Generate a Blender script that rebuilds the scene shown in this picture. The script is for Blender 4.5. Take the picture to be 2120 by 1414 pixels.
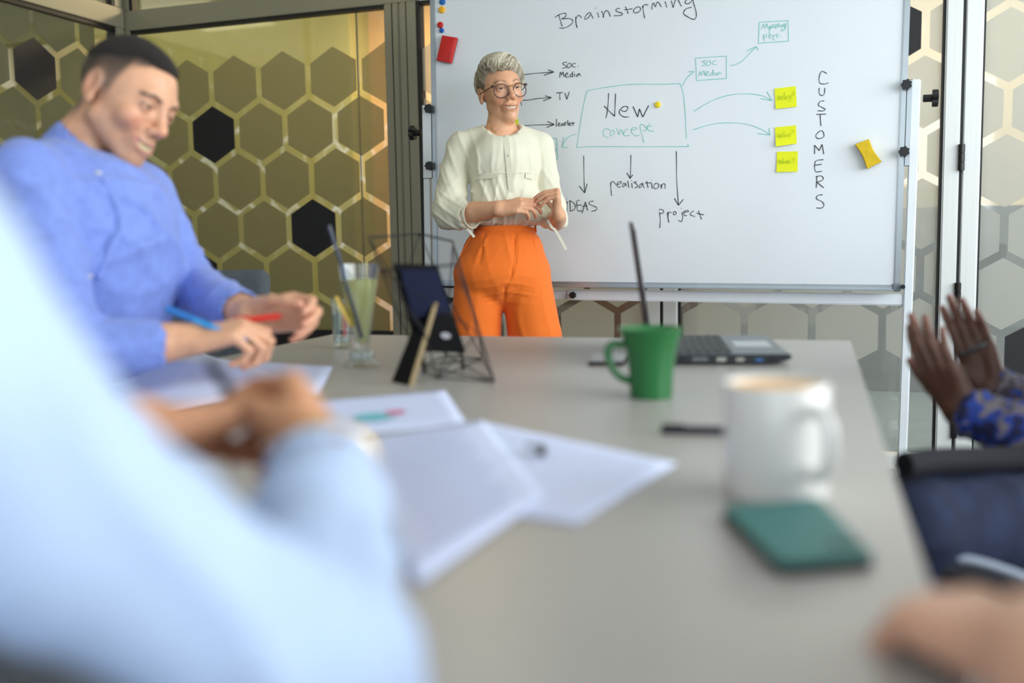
import bpy, bmesh, math, random
import numpy as np
from mathutils import Vector, Matrix

for o in list(bpy.data.objects):
    bpy.data.objects.remove(o)
SC = bpy.context.scene
COL = SC.collection

# ------------------------------------------------------------------ camera
FPX, CX, CY = 2061.0, 1060.0, 707.0
def _cam(yaw=19.2, pitch=5.8, roll=1.0, H=1.0):
    y, p, r = np.radians([yaw, pitch, roll])
    f = np.array([-np.sin(y)*np.cos(p), np.cos(y)*np.cos(p), -np.sin(p)])
    right = np.array([np.cos(y), np.sin(y), 0.0]); up = np.cross(right, f)
    return f, right*np.cos(r)-up*np.sin(r), up*np.cos(r)+right*np.sin(r), np.array([0, 0, H])
CF, CR, CU, CC = _cam()
def ray(x, y): return CF + CR*(x-CX)/FPX - CU*(y-CY)/FPX
def at(x, y, z): return CC + ray(x, y)*z
def onX(x, y, X): d = ray(x, y); return CC + d*(X/d[0])
def onY(x, y, Y): d = ray(x, y); return CC + d*(Y/d[1])
def onZ(x, y, Z): d = ray(x, y); return CC + d*((Z-CC[2])/d[2])

cd = bpy.data.cameras.new('camera'); cam = bpy.data.objects.new('camera', cd); COL.objects.link(cam)
cam.matrix_world = Matrix(((CR[0], CU[0], -CF[0], CC[0]), (CR[1], CU[1], -CF[1], CC[1]), (CR[2], CU[2], -CF[2], CC[2]), (0, 0, 0, 1)))
cd.sensor_width = 36.0; cd.lens = 36.0*FPX/2120.0; cd.clip_start = 0.02
cd.dof.use_dof = True; cd.dof.focus_distance = 3.65; cd.dof.aperture_fstop = 1.55
SC.camera = cam

# ------------------------------------------------------------------ world, lights, exposure
SC.view_settings.view_transform = 'Standard'; SC.view_settings.look = 'None'
SC.view_settings.gamma = 1.0; SC.view_settings.exposure = 0.12; SC.view_settings.use_curve_mapping = False
try:
    SC.cycles.use_denoising = True
    SC.cycles.max_bounces = 8; SC.cycles.transparent_max_bounces = 16; SC.cycles.caustics_reflective = False; SC.cycles.caustics_refractive = False
except Exception: pass
wd = bpy.data.worlds.new('sky'); SC.world = wd; wd.use_nodes = True
wd.node_tree.nodes['Background'].inputs[0].default_value = (0.75, 0.87, 1.0, 1); wd.node_tree.nodes['Background'].inputs[1].default_value = 1.5

def area(name, loc, target, sx, sy, power, col):
    l = bpy.data.lights.new(name, 'AREA'); l.shape = 'RECTANGLE'; l.size = sx; l.size_y = sy; l.energy = power; l.color = col
    o = bpy.data.objects.new(name, l); COL.objects.link(o); o.location = loc
    o.rotation_euler = (Vector(target)-Vector(loc)).to_track_quat('-Z', 'Y').to_euler(); return o
DAY = (0.90, 0.96, 1.0)
XR, YB, ZC, XL, YG = 2.6, -2.6, 2.9, -3.73, 4.5      # right wall, wall behind the camera, ceiling, left glass, back glass
area('daylight_right_window', (XR-.05, 1.5, 1.75), (XR-2, 1.5, 1.65), 5.2, 1.7, 185, DAY)
area('daylight_rear_window', (-.6, YB+.05, 1.8), (-.6, 0, 1.5), 3.8, 1.7, 26, DAY)
area('added_warm_light_left', (-2.9, 3.0, ZC-.05), (-2.9, 3.0, 0), .5, .5, 4, (1, .84, .42))  # unseen light, added to give the left of the room a warm tone
area('ceiling_panel_light_corridor', (.3, 5.7, ZC-.06), (.3, 5.7, 0), 2.4, .5, 42, (1, .94, .82))
area('ceiling_panel_light_lobby', (-2.5, 5.8, ZC-.06), (-2.5, 5.8, 0), .9, .6, 60, (1, .78, .45))
area('ceiling_panel_light_hall', (-4.9, 6.0, ZC-.06), (-4.9, 6.0, 0), 2.2, .7, 10, (1, .9, .6))
area('ceiling_panel_light_side', (-5.0, 2.6, ZC-.06), (-5.0, 2.6, 0), .7, 2.2, 7, (1, .9, .6))

# ------------------------------------------------------------------ helpers
def lin(c): return tuple(((v/255)/12.92 if v/255 <= .04045 else ((v/255+.055)/1.055)**2.4) for v in c)
MATS = {}
def mat(name, col, rough=.5, metal=0, noise=0.0, nscale=20, bump=0.0, bscale=60, spec=.5, attr=False, trans=0.0, coat=0.0, emit=0.0, sss=0.0, sheen=0.0, stretch=None):
    if name in MATS: return MATS[name]
    m = bpy.data.materials.new(name); m.use_nodes = True; nt = m.node_tree; b = nt.nodes['Principled BSDF']
    c = lin(col) + (1,)
    b.inputs['Base Color'].default_value = c; b.inputs['Roughness'].default_value = rough; b.inputs['Metallic'].default_value = metal
    b.inputs['Specular IOR Level'].default_value = spec; b.inputs['Coat Weight'].default_value = coat; b.inputs['Sheen Weight'].default_value = sheen
    if trans: b.inputs['Transmission Weight'].default_value = trans
    if sss:
        b.inputs['Subsurface Weight'].default_value = sss; b.inputs['Subsurface Radius'].default_value = (.012, .004, .002); b.inputs['Subsurface Scale'].default_value = .6
    if emit: b.inputs['Emission Color'].default_value = c; b.inputs['Emission Strength'].default_value = emit
    L = nt.links.new; src = None
    tc = nt.nodes.new('ShaderNodeTexCoord'); vec = tc.outputs['Object']
    if stretch:
        mp = nt.nodes.new('ShaderNodeMapping'); mp.inputs['Scale'].default_value = stretch; L(vec, mp.inputs['Vector']); vec = mp.outputs['Vector']
    if attr:
        a = nt.nodes.new('ShaderNodeAttribute'); a.attribute_name = 'Col'; src = a.outputs['Color']
    if noise:
        n = nt.nodes.new('ShaderNodeTexNoise'); n.inputs['Scale'].default_value = nscale; n.inputs['Detail'].default_value = 5; L(vec, n.inputs['Vector'])
        mr = nt.nodes.new('ShaderNodeMapRange'); mr.inputs['From Min'].default_value = .3; mr.inputs['From Max'].default_value = .7
        mr.inputs['To Min'].default_value = 1-noise; mr.inputs['To Max'].default_value = 1+noise; L(n.outputs['Fac'], mr.inputs['Value'])
        mx = nt.nodes.new('ShaderNodeVectorMath'); mx.operation = 'SCALE'
        if src: L(src, mx.inputs[0])
        else: mx.inputs[0].default_value = c[:3]
        L(mr.outputs['Result'], mx.inputs['Scale']); src = mx.outputs['Vector']
    if src: L(src, b.inputs['Base Color'])
    if bump:
        n2 = nt.nodes.new('ShaderNodeTexNoise'); n2.inputs['Scale'].default_value = bscale; n2.inputs['Detail'].default_value = 4; L(vec, n2.inputs['Vector'])
        bp = nt.nodes.new('ShaderNodeBump'); bp.inputs['Strength'].default_value = bump; bp.inputs['Distance'].default_value = .01
        L(n2.outputs['Fac'], bp.inputs['Height']); L(bp.outputs['Normal'], b.inputs['Normal'])
    MATS[name] = m; return m
def glass_mat(name, tint=(1, 1, 1), refl=.08, rough=.02, edge=.55):
    if name in MATS: return MATS[name]
    m = bpy.data.materials.new(name); m.use_nodes = True; nt = m.node_tree; nt.nodes.clear(); L = nt.links.new
    out = nt.nodes.new('ShaderNodeOutputMaterial'); mx = nt.nodes.new('ShaderNodeMixShader'); t = nt.nodes.new('ShaderNodeBsdfTransparent'); g = nt.nodes.new('ShaderNodeBsdfGlossy')
    t.inputs[0].default_value = tint + (1,); g.inputs['Roughness'].default_value = rough
    lw = nt.nodes.new('ShaderNodeLayerWeight'); lw.inputs['Blend'].default_value = .35
    ma = nt.nodes.new('ShaderNodeMath'); ma.operation = 'MULTIPLY_ADD'; ma.inputs[1].default_value = edge; ma.inputs[2].default_value = refl
    L(lw.outputs['Facing'], ma.inputs[0]); L(ma.outputs[0], mx.inputs[0]); L(t.outputs[0], mx.inputs[1]); L(g.outputs[0], mx.inputs[2]); L(mx.outputs[0], out.inputs[0])
    MATS[name] = m; return m
def film_mat(name, col, clear):
    if name in MATS: return MATS[name]
    m = bpy.data.materials.new(name); m.use_nodes = True; nt = m.node_tree; b = nt.nodes['Principled BSDF']; L = nt.links.new
    b.inputs['Base Color'].default_value = lin(col)+(1,); b.inputs['Roughness'].default_value = .6
    t = nt.nodes.new('ShaderNodeBsdfTransparent'); mx = nt.nodes.new('ShaderNodeMixShader'); tl_ = nt.nodes.new('ShaderNodeBsdfTranslucent'); tl_.inputs[0].default_value = lin(col)+(1,); m2_ = nt.nodes.new('ShaderNodeMixShader'); m2_.inputs[0].default_value = .55; L(b.outputs[0], m2_.inputs[1]); L(tl_.outputs[0], m2_.inputs[2]); n = nt.nodes.new('ShaderNodeTexNoise'); n.inputs['Scale'].default_value = 300
    mr = nt.nodes.new('ShaderNodeMapRange'); mr.inputs['To Min'].default_value = clear-.04; mr.inputs['To Max'].default_value = clear+.04; L(n.outputs['Fac'], mr.inputs['Value'])
    L(mr.outputs[0], mx.inputs[0]); L(m2_.outputs[0], mx.inputs[1]); L(t.outputs[0], mx.inputs[2]); L(mx.outputs[0], nt.nodes['Material Output'].inputs[0])
    MATS[name] = m; return m

def link(name, me, m=None, parent=None):
    o = bpy.data.objects.new(name, me); COL.objects.link(o)
    if me is not None and m is not None and not me.materials: me.materials.append(m)
    if parent is not None: o.parent = parent
    return o
def tag(o, label=None, cat=None, group=None, kind=None):
    if label: o['label'] = label
    if cat: o['category'] = cat
    if group: o['group'] = group
    if kind: o['kind'] = kind
    return o
def empty(name, loc=(0, 0, 0), rz=0):
    o = bpy.data.objects.new(name, None); COL.objects.link(o); o.location = loc; o.rotation_euler = (0, 0, rz); o.empty_display_size = .1; return o
def pydata(name, V, Fc, m=None, parent=None, smooth=False):
    me = bpy.data.meshes.new(name); me.from_pydata([tuple(map(float, v)) for v in V], [], Fc); me.update()
    if smooth: me.polygons.foreach_set('use_smooth', [True]*len(me.polygons))
    return link(name, me, m, parent)
class MB:
    """collects simple shapes into one mesh"""
    def __init__(s): s.V = []; s.F = []
    def add(s, V, Fc):
        n = len(s.V); s.V += [tuple(map(float, v)) for v in V]; s.F += [tuple(i+n for i in f) for f in Fc]; return s
    def box(s, a, b):
        x0, y0, z0 = a; x1, y1, z1 = b
        return s.add([(x0, y0, z0), (x1, y0, z0), (x1, y1, z0), (x0, y1, z0), (x0, y0, z1), (x1, y0, z1), (x1, y1, z1), (x0, y1, z1)],
                     [(3, 2, 1, 0), (4, 5, 6, 7), (0, 1, 5, 4), (1, 2, 6, 5), (2, 3, 7, 6), (3, 0, 4, 7)])
    def obox(s, o, ax, ay, az):
        o, ax, ay, az = map(np.array, (o, ax, ay, az)); V = []
        for k in (0, 1):
            for i, j in ((0, 0), (1, 0), (1, 1), (0, 1)): V.append(o+ax*i+ay*j+az*k)
        return s.add(V, [(3, 2, 1, 0), (4, 5, 6, 7), (0, 1, 5, 4), (1, 2, 6, 5), (2, 3, 7, 6), (3, 0, 4, 7)])
    def lathe(s, prof, n=32, c=(0, 0, 0), closed=False):
        V = []; k = len(prof)
        for i in range(n):
            a = 2*math.pi*i/n
            for r, z in prof: V.append((c[0]+r*math.cos(a), c[1]+r*math.sin(a), c[2]+z))
        Fc = []
        for i in range(n):
            j = (i+1) % n
            for q in range(k if closed else k-1):
                w = (q+1) % k; Fc.append((i*k+q, j*k+q, j*k+w, i*k+w))
        return s.add(V, Fc)
    def tube(s, pts, r, n=8, cap=True):
        P = np.array(pts, float); m = len(P); rr = np.full(m, r) if np.isscalar(r) else np.array(r, float)
        T = np.gradient(P, axis=0); T /= np.maximum(np.linalg.norm(T, axis=1), 1e-9)[:, None]
        ref = np.array([0, 0, 1.0]) if abs(T[0][2]) < .9 else np.array([1.0, 0, 0]); N = np.cross(T[0], ref); N /= np.linalg.norm(N); V = []
        for i in range(m):
            N = N-T[i]*(N@T[i]); N /= max(np.linalg.norm(N), 1e-9); B = np.cross(T[i], N)
            for k in range(n):
                a = 2*math.pi*k/n; V.append(P[i]+rr[i]*(N*math.cos(a)+B*math.sin(a)))
        Fc = [(i*n+k, i*n+(k+1) % n, (i+1)*n+(k+1) % n, (i+1)*n+k) for i in range(m-1) for k in range(n)]
        if cap: Fc += [tuple(range(n))[::-1], tuple((m-1)*n+k for k in range(n))]
        return s.add(V, Fc)
    def prism(s, poly, ax):
        P = [np.array(p, float) for p in poly]; ax = np.array(ax, float); n = len(P)
        return s.add(P+[p+ax for p in P], [tuple(range(n))[::-1], tuple(range(n, 2*n))]+[(i, (i+1) % n, (i+1) % n+n, i+n) for i in range(n)])
    def mesh(s, name, smooth=False, bev=0, seg=2):
        me = bpy.data.meshes.new(name); me.from_pydata(s.V, [], s.F); me.update()
        bm = bmesh.new(); bm.from_mesh(me); bmesh.ops.recalc_face_normals(bm, faces=bm.faces)
        if bev: bmesh.ops.bevel(bm, geom=[e for e in bm.edges if e.calc_face_angle(0) > .5], offset=bev, segments=seg, affect='EDGES', clamp_overlap=True)
        bm.to_mesh(me); bm.free()
        if smooth:
            me.polygons.foreach_set('use_smooth', [True]*len(me.polygons))
            try: me.set_sharp_from_angle(angle=math.radians(38))
            except Exception: pass
        return me
    def build(s, name, m, parent=None, smooth=False, bev=0, seg=2, loc=None):
        o = link(name, s.mesh(name, smooth, bev, seg), m, parent)
        if loc is not None: o.location = loc
        return o
def catmull(pts, n=6, closed=False):
    P = [np.array(p, float) for p in pts]
    if len(P) < 3: return P
    if closed: E = [P[-1]]+P+[P[0], P[1]]
    else: E = [2*P[0]-P[1]]+P+[2*P[-1]-P[-2]]
    out = []
    for i in range(1, len(E)-2):
        a, b, c, d = E[i-1:i+3]
        for k in range(n):
            t = k/n; out.append(.5*((2*b)+(c-a)*t+(2*a-5*b+4*c-d)*t*t+(3*b-a-3*c+d)*t**3))
    if not closed: out.append(P[-1])
    else: out.append(out[0])
    return out

# materials shared by the setting
ALU = mat('brushed_aluminium', (226, 229, 228), .4, .0, noise=.03, nscale=4, stretch=(60, 60, .6))
GASKET = mat('black_rubber_gasket', (14, 14, 15), .5, noise=.05)
GLASS = glass_mat('clear_partition_glass')
FROST = film_mat('frosted_grey_film', (220, 223, 218), .42)
FROST_D = film_mat('grey_film_shaded_copy', (142, 144, 118), .36)  # darker copy of the frosted film: the left side's dimness put into its colour
ALU_D = mat('aluminium_shaded_copy', (148, 144, 124), .4, .15, noise=.03, nscale=4, stretch=(60, 60, .6))  # darker olive copy of the aluminium, shade of the left side painted in
BLACKFILM = mat('matt_black_film', (27, 28, 31), .55, noise=.05, nscale=200)
WHITE_STEEL = mat('white_powder_coated_steel', (232, 238, 242), .35, noise=.02)
BLACK_PLASTIC = mat('black_plastic', (18, 18, 20), .4, noise=.06)

# ------------------------------------------------------------------ room shell
def structure(name, mb, m, **k):
    return tag(mb.build(name, m, **k), kind='structure')
structure('floor', MB().box((XL-.04, YB, -.06), (XR, YG, 0)), mat('grey_carpet_floor', (112, 114, 116), .9, noise=.12, nscale=90, bump=.4, bscale=400))
structure('floor_corridor', MB().box((-7.5, YG, -.06), (4.2, 7.0, -.002)).box((-7.5, -2.6, -.06), (XL-.04, YG, -.002)), mat('polished_corridor_floor', (150, 168, 178), .25, noise=.05, nscale=6))
structure('ceiling', MB().box((-7.5, YB, ZC), (4.2, 7.0, ZC+.08)), mat('white_plaster_ceiling', (226, 226, 220), .9, noise=.03, bump=.1))
PLASTER = mat('cream_painted_plaster', (232, 224, 202), .85, noise=.03, nscale=8, bump=.08, bscale=150)
OLIVE = mat('olive_yellow_painted_plaster', (178, 175, 112), .85, noise=.04, nscale=8, bump=.08, bscale=150)
PEACH = mat('warm_sand_painted_plaster', (226, 190, 140), .85, noise=.03, nscale=8, bump=.08, bscale=150)
GREYW = mat('grey_painted_plaster', (150, 158, 162), .7, noise=.04, nscale=8)
structure('wall_corridor', MB().box((-1.05, 6.8, 1.16), (4.2, 6.9, ZC)), PLASTER)
structure('wall_corridor_dado', MB().box((-1.05, 6.76, 0), (4.2, 6.9, 1.16)), GREYW)
structure('wall_lobby', MB().box((-3.45, 6.8, 0), (-1.05, 6.9, ZC)), PEACH)
structure('wall_lobby_counter', MB().box((-2.5, 5.9, 0), (-.95, 6.3, 1.08)), mat('brown_grey_counter', (112, 98, 90), .6, noise=.08, nscale=6))
structure('wall_hall', MB().box((-7.5, 6.5, 0), (-3.45, 6.9, ZC)), OLIVE)
structure('wall_side', MB().box((-6.6, YB, 0), (-6.5, 6.5, ZC)), OLIVE)
structure('wall_corridor_end', MB().box((4.1, YB, 0), (4.2, 6.9, ZC)), PLASTER)
# right and rear walls with window openings
WALLM = mat('white_painted_wall', (228, 230, 228), .85, noise=.02, bump=.06, bscale=150)
rw = MB()
rw.box((XR, YB, 0), (XR+.12, YG, .85)).box((XR, YB, 2.62), (XR+.12, YG, ZC)).box((XR, YB, .85), (XR+.12, -1.15, 2.62)).box((XR, 4.15, .85), (XR+.12, YG, 2.62))
structure('wall_right', rw, WALLM)
bw = MB()
bw.box((XL, YB-.12, 0), (XR, YB, .9)).box((XL, YB-.12, 2.67), (XR, YB, ZC)).box((XL, YB-.12, .9), (-2.6, YB, 2.67)).box((1.4, YB-.12, .9), (XR, YB, 2.67))
structure('wall_rear', bw, WALLM)
def window(n, a, b, ax):
    # frame bars in the opening between a and b; ax = axis of the width
    fr = MB(); a = np.array(a, float); b = np.array(b, float); w = b[ax]-a[ax]
    for k in range(4):
        p = a.copy(); q = b.copy(); p[ax] = a[ax]+(w-.06)*k/3; q[ax] = p[ax]+.06; fr.box(p, q)
    for z in (a[2], b[2]-.06):
        p = a.copy(); q = b.copy(); p[2] = z; q[2] = z+.06; fr.box(p, q)
    return tag(fr.build('window_%d' % n, WHITE_STEEL), kind='structure')
window(1, (XR+.03, -1.15, .85), (XR+.09, 4.15, 2.62), 1)
window(2, (-2.6, YB-.09, .9), (1.4, YB-.03, 2.67), 0)

# glass partition behind the board
PITCH, ROW, HR = .287, .2485, .147
hexm = {}
def hex_mesh(axis, poly=None, key=None):
    pts = poly if poly is not None else [(HR*.866*sx, HR*sz) for sx, sz in ((0, 1), (1, .5), (1, -.5), (0, -1), (-1, -.5), (-1, .5))]
    mb = MB()
    if axis == 'Y': mb.prism([(u, 0, v) for u, v in pts], (0, -.0015, 0))
    else: mb.prism([(0, u, v) for u, v in pts], (.0015, 0, 0))
    return mb.mesh('hexagon_film')
def clip(poly, lo, hi, i):
    for bnd, sgn in ((lo, 1), (hi, -1)):
        out = []
        for k in range(len(poly)):
            p, q = poly[k], poly[(k+1) % len(poly)]; dp, dq = sgn*(p[i]-bnd), sgn*(q[i]-bnd)
            if dp >= 0: out.append(p)
            if dp*dq < 0:
                t = dp/(dp-dq); out.append((p[0]+t*(q[0]-p[0]), p[1]+t*(q[1]-p[1])))
        poly = out
        if len(poly) < 3: return []
    return poly
def hexes(parent, axis, plane, lo, hi, zlo, zhi, u0, z0, rows, black, film=FROST):
    full = {}
    for r in rows:
        zc = z0-ROW*r; off = u0+(PITCH/2 if r % 2 else 0)
        k0 = int((lo-off)/PITCH)-2
        for k in range(k0, k0+int((hi-lo)/PITCH)+5):
            uc = off+PITCH*k
            if uc < lo-.12 or uc > hi+.12: continue
            blk = (r, k) in black
            base = [(HR*.866*sx, HR*sz) for sx, sz in ((0, 1), (1, .5), (1, -.5), (0, -1), (-1, -.5), (-1, .5))]
            pl = clip(clip(base, lo-uc, hi-uc, 0), zlo-zc, zhi-zc, 1)
            if len(pl) < 3: continue
            whole = len(pl) == 6 and lo <= uc-HR*.866 and uc+HR*.866 <= hi and zlo <= zc-HR and zc+HR <= zhi
            kk = (axis, blk, film.name)
            if whole and kk in hexm: me = hexm[kk]
            else:
                me = hex_mesh(axis, pl); me.materials.append(BLACKFILM if blk else film)
                if whole: hexm[kk] = me
            o = link('hexagon_film', me, None, parent)
            o.location = (uc, plane, zc) if axis == 'Y' else (plane, uc, zc)
            if blk: o['label'] = 'black hexagon film'
ZB0, ZB1 = 2.143, 2.245
wb = MB().box((-2.0, YG-.03, ZB0), (XR, YG+.05, ZB1)).box((-2.0, YG-.03, 0), (XR, YG+.05, .06)).box((-2.0, YG-.03, ZC-.06), (XR, YG+.05, ZC))
WB = structure('wall_back', wb, ALU, bev=.003)
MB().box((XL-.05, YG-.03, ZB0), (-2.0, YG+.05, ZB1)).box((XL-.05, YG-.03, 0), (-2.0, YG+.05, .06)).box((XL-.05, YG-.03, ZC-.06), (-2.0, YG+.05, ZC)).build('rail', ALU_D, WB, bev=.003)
POSTS = [(-3.785, -3.68), (-2.182, -2.105), (-2.103, -2.012), (-.907, -.8425), (-.8335, -.765), (.319, .3835), (.3915, .459), (1.6, 1.68), (1.69, 1.77)]
for a, b in POSTS:
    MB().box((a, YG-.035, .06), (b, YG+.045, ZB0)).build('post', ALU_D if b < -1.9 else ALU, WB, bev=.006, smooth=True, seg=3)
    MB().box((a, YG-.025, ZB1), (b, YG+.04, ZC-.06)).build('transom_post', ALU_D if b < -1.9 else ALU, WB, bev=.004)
for a, b in ((-2.14, -2.135), (-2.065, -2.061)):
    MB().box((a, YG-.0365, .06), (b, YG-.034, ZB0)).build('groove', GASKET, WB)
PANES = [(-3.672, -2.182), (-2.0, -.915), (-.758, .312), (.463, 1.594)]
for a, b in PANES:
    MB().box((a, YG-.004, .06), (b, YG+.004, ZB0)).build('glass_pane', GLASS, WB)
    MB().box((a, YG-.004, ZB1), (b, YG+.004, ZC-.06)).build('glass_pane', GLASS, WB)
    g = MB().box((a-.01, YG-.02, .06), (a+.004, YG+.02, ZB0)).box((b-.004, YG-.02, .06), (b+.01, YG+.02, ZB0)).box((a, YG-.02, ZB0-.016), (b, YG+.02, ZB0))
    g.box((a-.008, YG-.02, ZB1), (a+.012, YG+.02, ZC-.06)).box((b-.012, YG-.02, ZB1), (b+.008, YG+.02, ZC-.06))
    g.build('gasket', GASKET, WB)
MB().box((-2.014, YG-.03, .06), (-1.998, YG+.03, ZB0)).build('gasket', GASKET, WB)
MB().box((-.844, YG-.030, .06), (-.832, YG+.03, ZB0)).build('gasket', GASKET, WB)
MB().box((.382, YG-.030, .06), (.393, YG+.03, ZB0)).build('gasket', GASKET, WB)
MB().box((-3.672, YG-.03, .06), (-2.182, YG+.03, .56)).build('kick_panel', BLACK_PLASTIC, WB)
for z in (1.30, .74, .2):
    hg = MB().lathe([(0, 0), (.013, 0), (.013, .032), (.011, .033), (.011, .035), (.013, .036), (.013, .068), (.011, .069), (.011, .071), (.013, .072), (.013, .105), (0, .105)], 12, (.388, YG-.042, z-.05))
    hg.build('hinge', mat('bronze_black_steel', (40, 40, 38), .3, .6, noise=.05), WB, smooth=True)
U0, Z0 = -3.056, 1.825
B0 = {(1, -1), (3, 1), (4, -1), (0, 11), (4, 4)}
for i, (a, b) in enumerate(PANES[:3]):
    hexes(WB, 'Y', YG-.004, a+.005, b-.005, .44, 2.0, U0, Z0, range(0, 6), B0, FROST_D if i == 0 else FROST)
hexes(WB, 'Y', YG-.004, .468, 1.59, .3, 2.12, .557, 1.741, range(-1, 6), {(5, 0)})
# seam of the fixed pane behind the left leaf
MB().box((-2.362, YG+.02, .06), (-2.357, YG+.03, ZB0)).build('pane_joint', mat('joint_sealant', (120, 112, 80), .6, noise=.04), WB)

# glass partition on the left
wl = MB().box((XL-.05, YB, ZB0+.01), (XL+.03, YG-.04, ZB1+.01)).box((XL-.05, YB, 0), (XL+.03, YG-.04, .06)).box((XL-.05, YB, ZC-.06), (XL+.03, YG-.04, ZC))
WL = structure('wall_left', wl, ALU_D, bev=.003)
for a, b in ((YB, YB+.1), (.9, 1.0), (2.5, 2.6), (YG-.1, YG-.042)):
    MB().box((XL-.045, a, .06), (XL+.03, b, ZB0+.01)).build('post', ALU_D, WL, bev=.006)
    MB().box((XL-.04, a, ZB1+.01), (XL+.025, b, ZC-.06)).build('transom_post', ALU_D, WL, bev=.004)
for a, b in ((YB+.1, .9), (1.0, 2.5), (2.6, YG-.1)):
    MB().box((XL-.004, a, .06), (XL+.004, b, ZB0+.01)).build('glass_pane', GLASS, WL)
    MB().box((XL-.004, a, ZB1+.01), (XL+.004, b, ZC-.06)).build('glass_pane', GLASS, WL)
    g = MB().box((XL-.02, a-.005, .06), (XL+.02, a+.012, ZB0)).box((XL-.02, b-.012, .06), (XL+.02, b+.005, ZB0)).box((XL-.02, a, ZB0-.012), (XL+.02, b, ZB0+.01)).box((XL-.02, b-.014, ZB1), (XL+.02, b+.004, ZC-.06))
    g.build('gasket', GASKET, WL)
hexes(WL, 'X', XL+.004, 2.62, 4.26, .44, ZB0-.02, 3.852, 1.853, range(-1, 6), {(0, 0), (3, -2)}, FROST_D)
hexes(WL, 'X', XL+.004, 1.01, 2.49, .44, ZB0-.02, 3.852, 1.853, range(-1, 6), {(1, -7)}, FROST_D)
# ------------------------------------------------------------------ whiteboard on its stand
YW = 3.83; TB = .013
BO = np.array([-1.653, YW, .84]); BU = np.array([math.cos(TB), 0, -math.sin(TB)]); BV = np.array([math.sin(TB), 0, math.cos(TB)]); BN = np.array([0, -1.0, 0])
BWD, BHT = 1.775, 1.165
def onboard(x, y, lift=.0): p = onY(x, y, YW-lift); return p
def buv(u, v, n=0.0): return BO+BU*u+BV*v+BN*n
WBD = empty('whiteboard', buv(BWD/2, 0, -.02)); tag(WBD, 'large white marker board covered in handwriting on a wheeled white steel stand', 'whiteboard')
WINV = np.array(WBD.location)
def wl_(p): return np.array(p)-WINV
class LB(MB):
    """mesh builder in world coordinates stored relative to the whiteboard root"""
    def build(s, *a, **k):
        s.V = [tuple(np.array(v)-WINV) for v in s.V]; return super().build(*a, **k)
BOARDM = mat('glossy_white_board', (226, 232, 236), .22, noise=.015, nscale=3)
LB().obox(buv(0, 0, -.014), BU*BWD, BV*BHT, BN*.014).build('writing_surface', BOARDM, WBD)
FRAMEM = mat('silver_frame', (176, 184, 188), .3, .7, noise=.03)
fr = [((-.022, -.02), (.022, BHT+.04)), ((BWD, -.02), (.022, BHT+.04)), ((0, BHT), (BWD, .02)), ((0, -.02), (BWD, .02))]
for (u, v), (du, dv) in fr:
    LB().obox(buv(u, v, -.018), BU*du, BV*dv, BN*.024).build('frame_rail', FRAMEM, WBD, bev=.004)
for (u, v) in ((-.012, -.01), (BWD+.011, -.01)):
    LB().obox(buv(u-.016, v-.014, -.016), BU*.032, BV*.03, BN*.028).build('corner_cap', mat('grey_plastic', (120, 128, 134), .45, noise=.04), WBD, bev=.004)
LB().obox(buv(0, -.02, .004), BU*BWD, BV*.006, BN*.05).build('pen_ledge', FRAMEM, WBD, bev=.002)
# stand
def leg(u0, u1, vtop, vbot, n0, n1, name, m=WHITE_STEEL, bev=.004):
    return LB().obox(buv(u0, vbot, n0), BU*(u1-u0), BV*(vtop-vbot), BN*(n1-n0)).build(name, m, WBD, bev=bev)
leg(BWD+.034, BWD+.066, .72, -.8, -.035, .005, 'stand_post')
leg(-.062, -.034, .72, -.8, -.035, .005, 'stand_post')
leg(-.034, BWD-.9-.32, -.035, -.072, -.04, -.005, 'cross_bar')
leg(BWD-1.222, BWD+.034, -.032, -.074, -.043, -.002, 'cross_bar')
leg(-.062, -.02, .72, .42, .004, .008, 'clamp_plate'); leg(BWD+.02, BWD+.04, .72, .42, .002, .006, 'clamp_plate', FRAMEM)
def knob(p, ax, r=.02, h=.018):
    ax = np.array(ax, float); ref = np.array([0, 0, 1.0]) if abs(ax[2]) < .8 else np.array([1.0, 0, 0]); e1 = np.cross(ax, ref); e1 /= np.linalg.norm(e1); e2 = np.cross(ax, e1)
    pts = []
    for k in range(42):
        a = 2*math.pi*k/42; rr = r*(1+.16*math.cos(7*a)); pts.append(np.array(p)+e1*rr*math.cos(a)+e2*rr*math.sin(a))
    mb = LB(); mb.prism(pts, ax*h); st = [np.array(p)-ax*.03, np.array(p)]; mb.tube(st, r*.5, 12)
    return mb.build('knob', BLACK_PLASTIC, WBD, bev=.0015)
for v in (.70, .47):
    knob(buv(BWD+.018, v, .02), -BN*-1.0, .017, .02); knob(buv(-.022, v, .02), BN, .017, .02)
knob(buv(BWD+.105, .655, -.015), BU, .027, .02); knob(buv(-.105, .61, -.015), -BU, .027, .02)
knob(buv(BWD-1.19, -.053, .012), BN, .013, .014); knob(buv(BWD+.03, -.005, .02), BN, .008, .012)
for u in (BWD+.05, -.048):
    c = buv(u, 0, -.015); c[2] = 0
    LB().obox((c[0]-.02, YW-.28, .065), (.04, 0, 0), (0, .6, 0), (0, 0, .035)).build('foot_bar', WHITE_STEEL, WBD, bev=.006)
    pz = LB().obox((c[0]-.022, YW-.03, .1), (.044, 0, 0), (0, .09, 0), (0, 0, .1)); pz.build('foot_bracket', WHITE_STEEL, WBD, bev=.004)
    for yy in (YW-.26, YW+.3):
        w = LB(); w.tube([(c[0]-.011, yy, .032), (c[0]+.011, yy, .032)], .032, 20); w.build('caster_wheel', BLACK_PLASTIC, WBD)
        LB().obox((c[0]-.014, yy-.012, .03), (.028, 0, 0), (0, .024, 0), (0, 0, .04)).build('caster_fork', FRAMEM, WBD)

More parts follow.
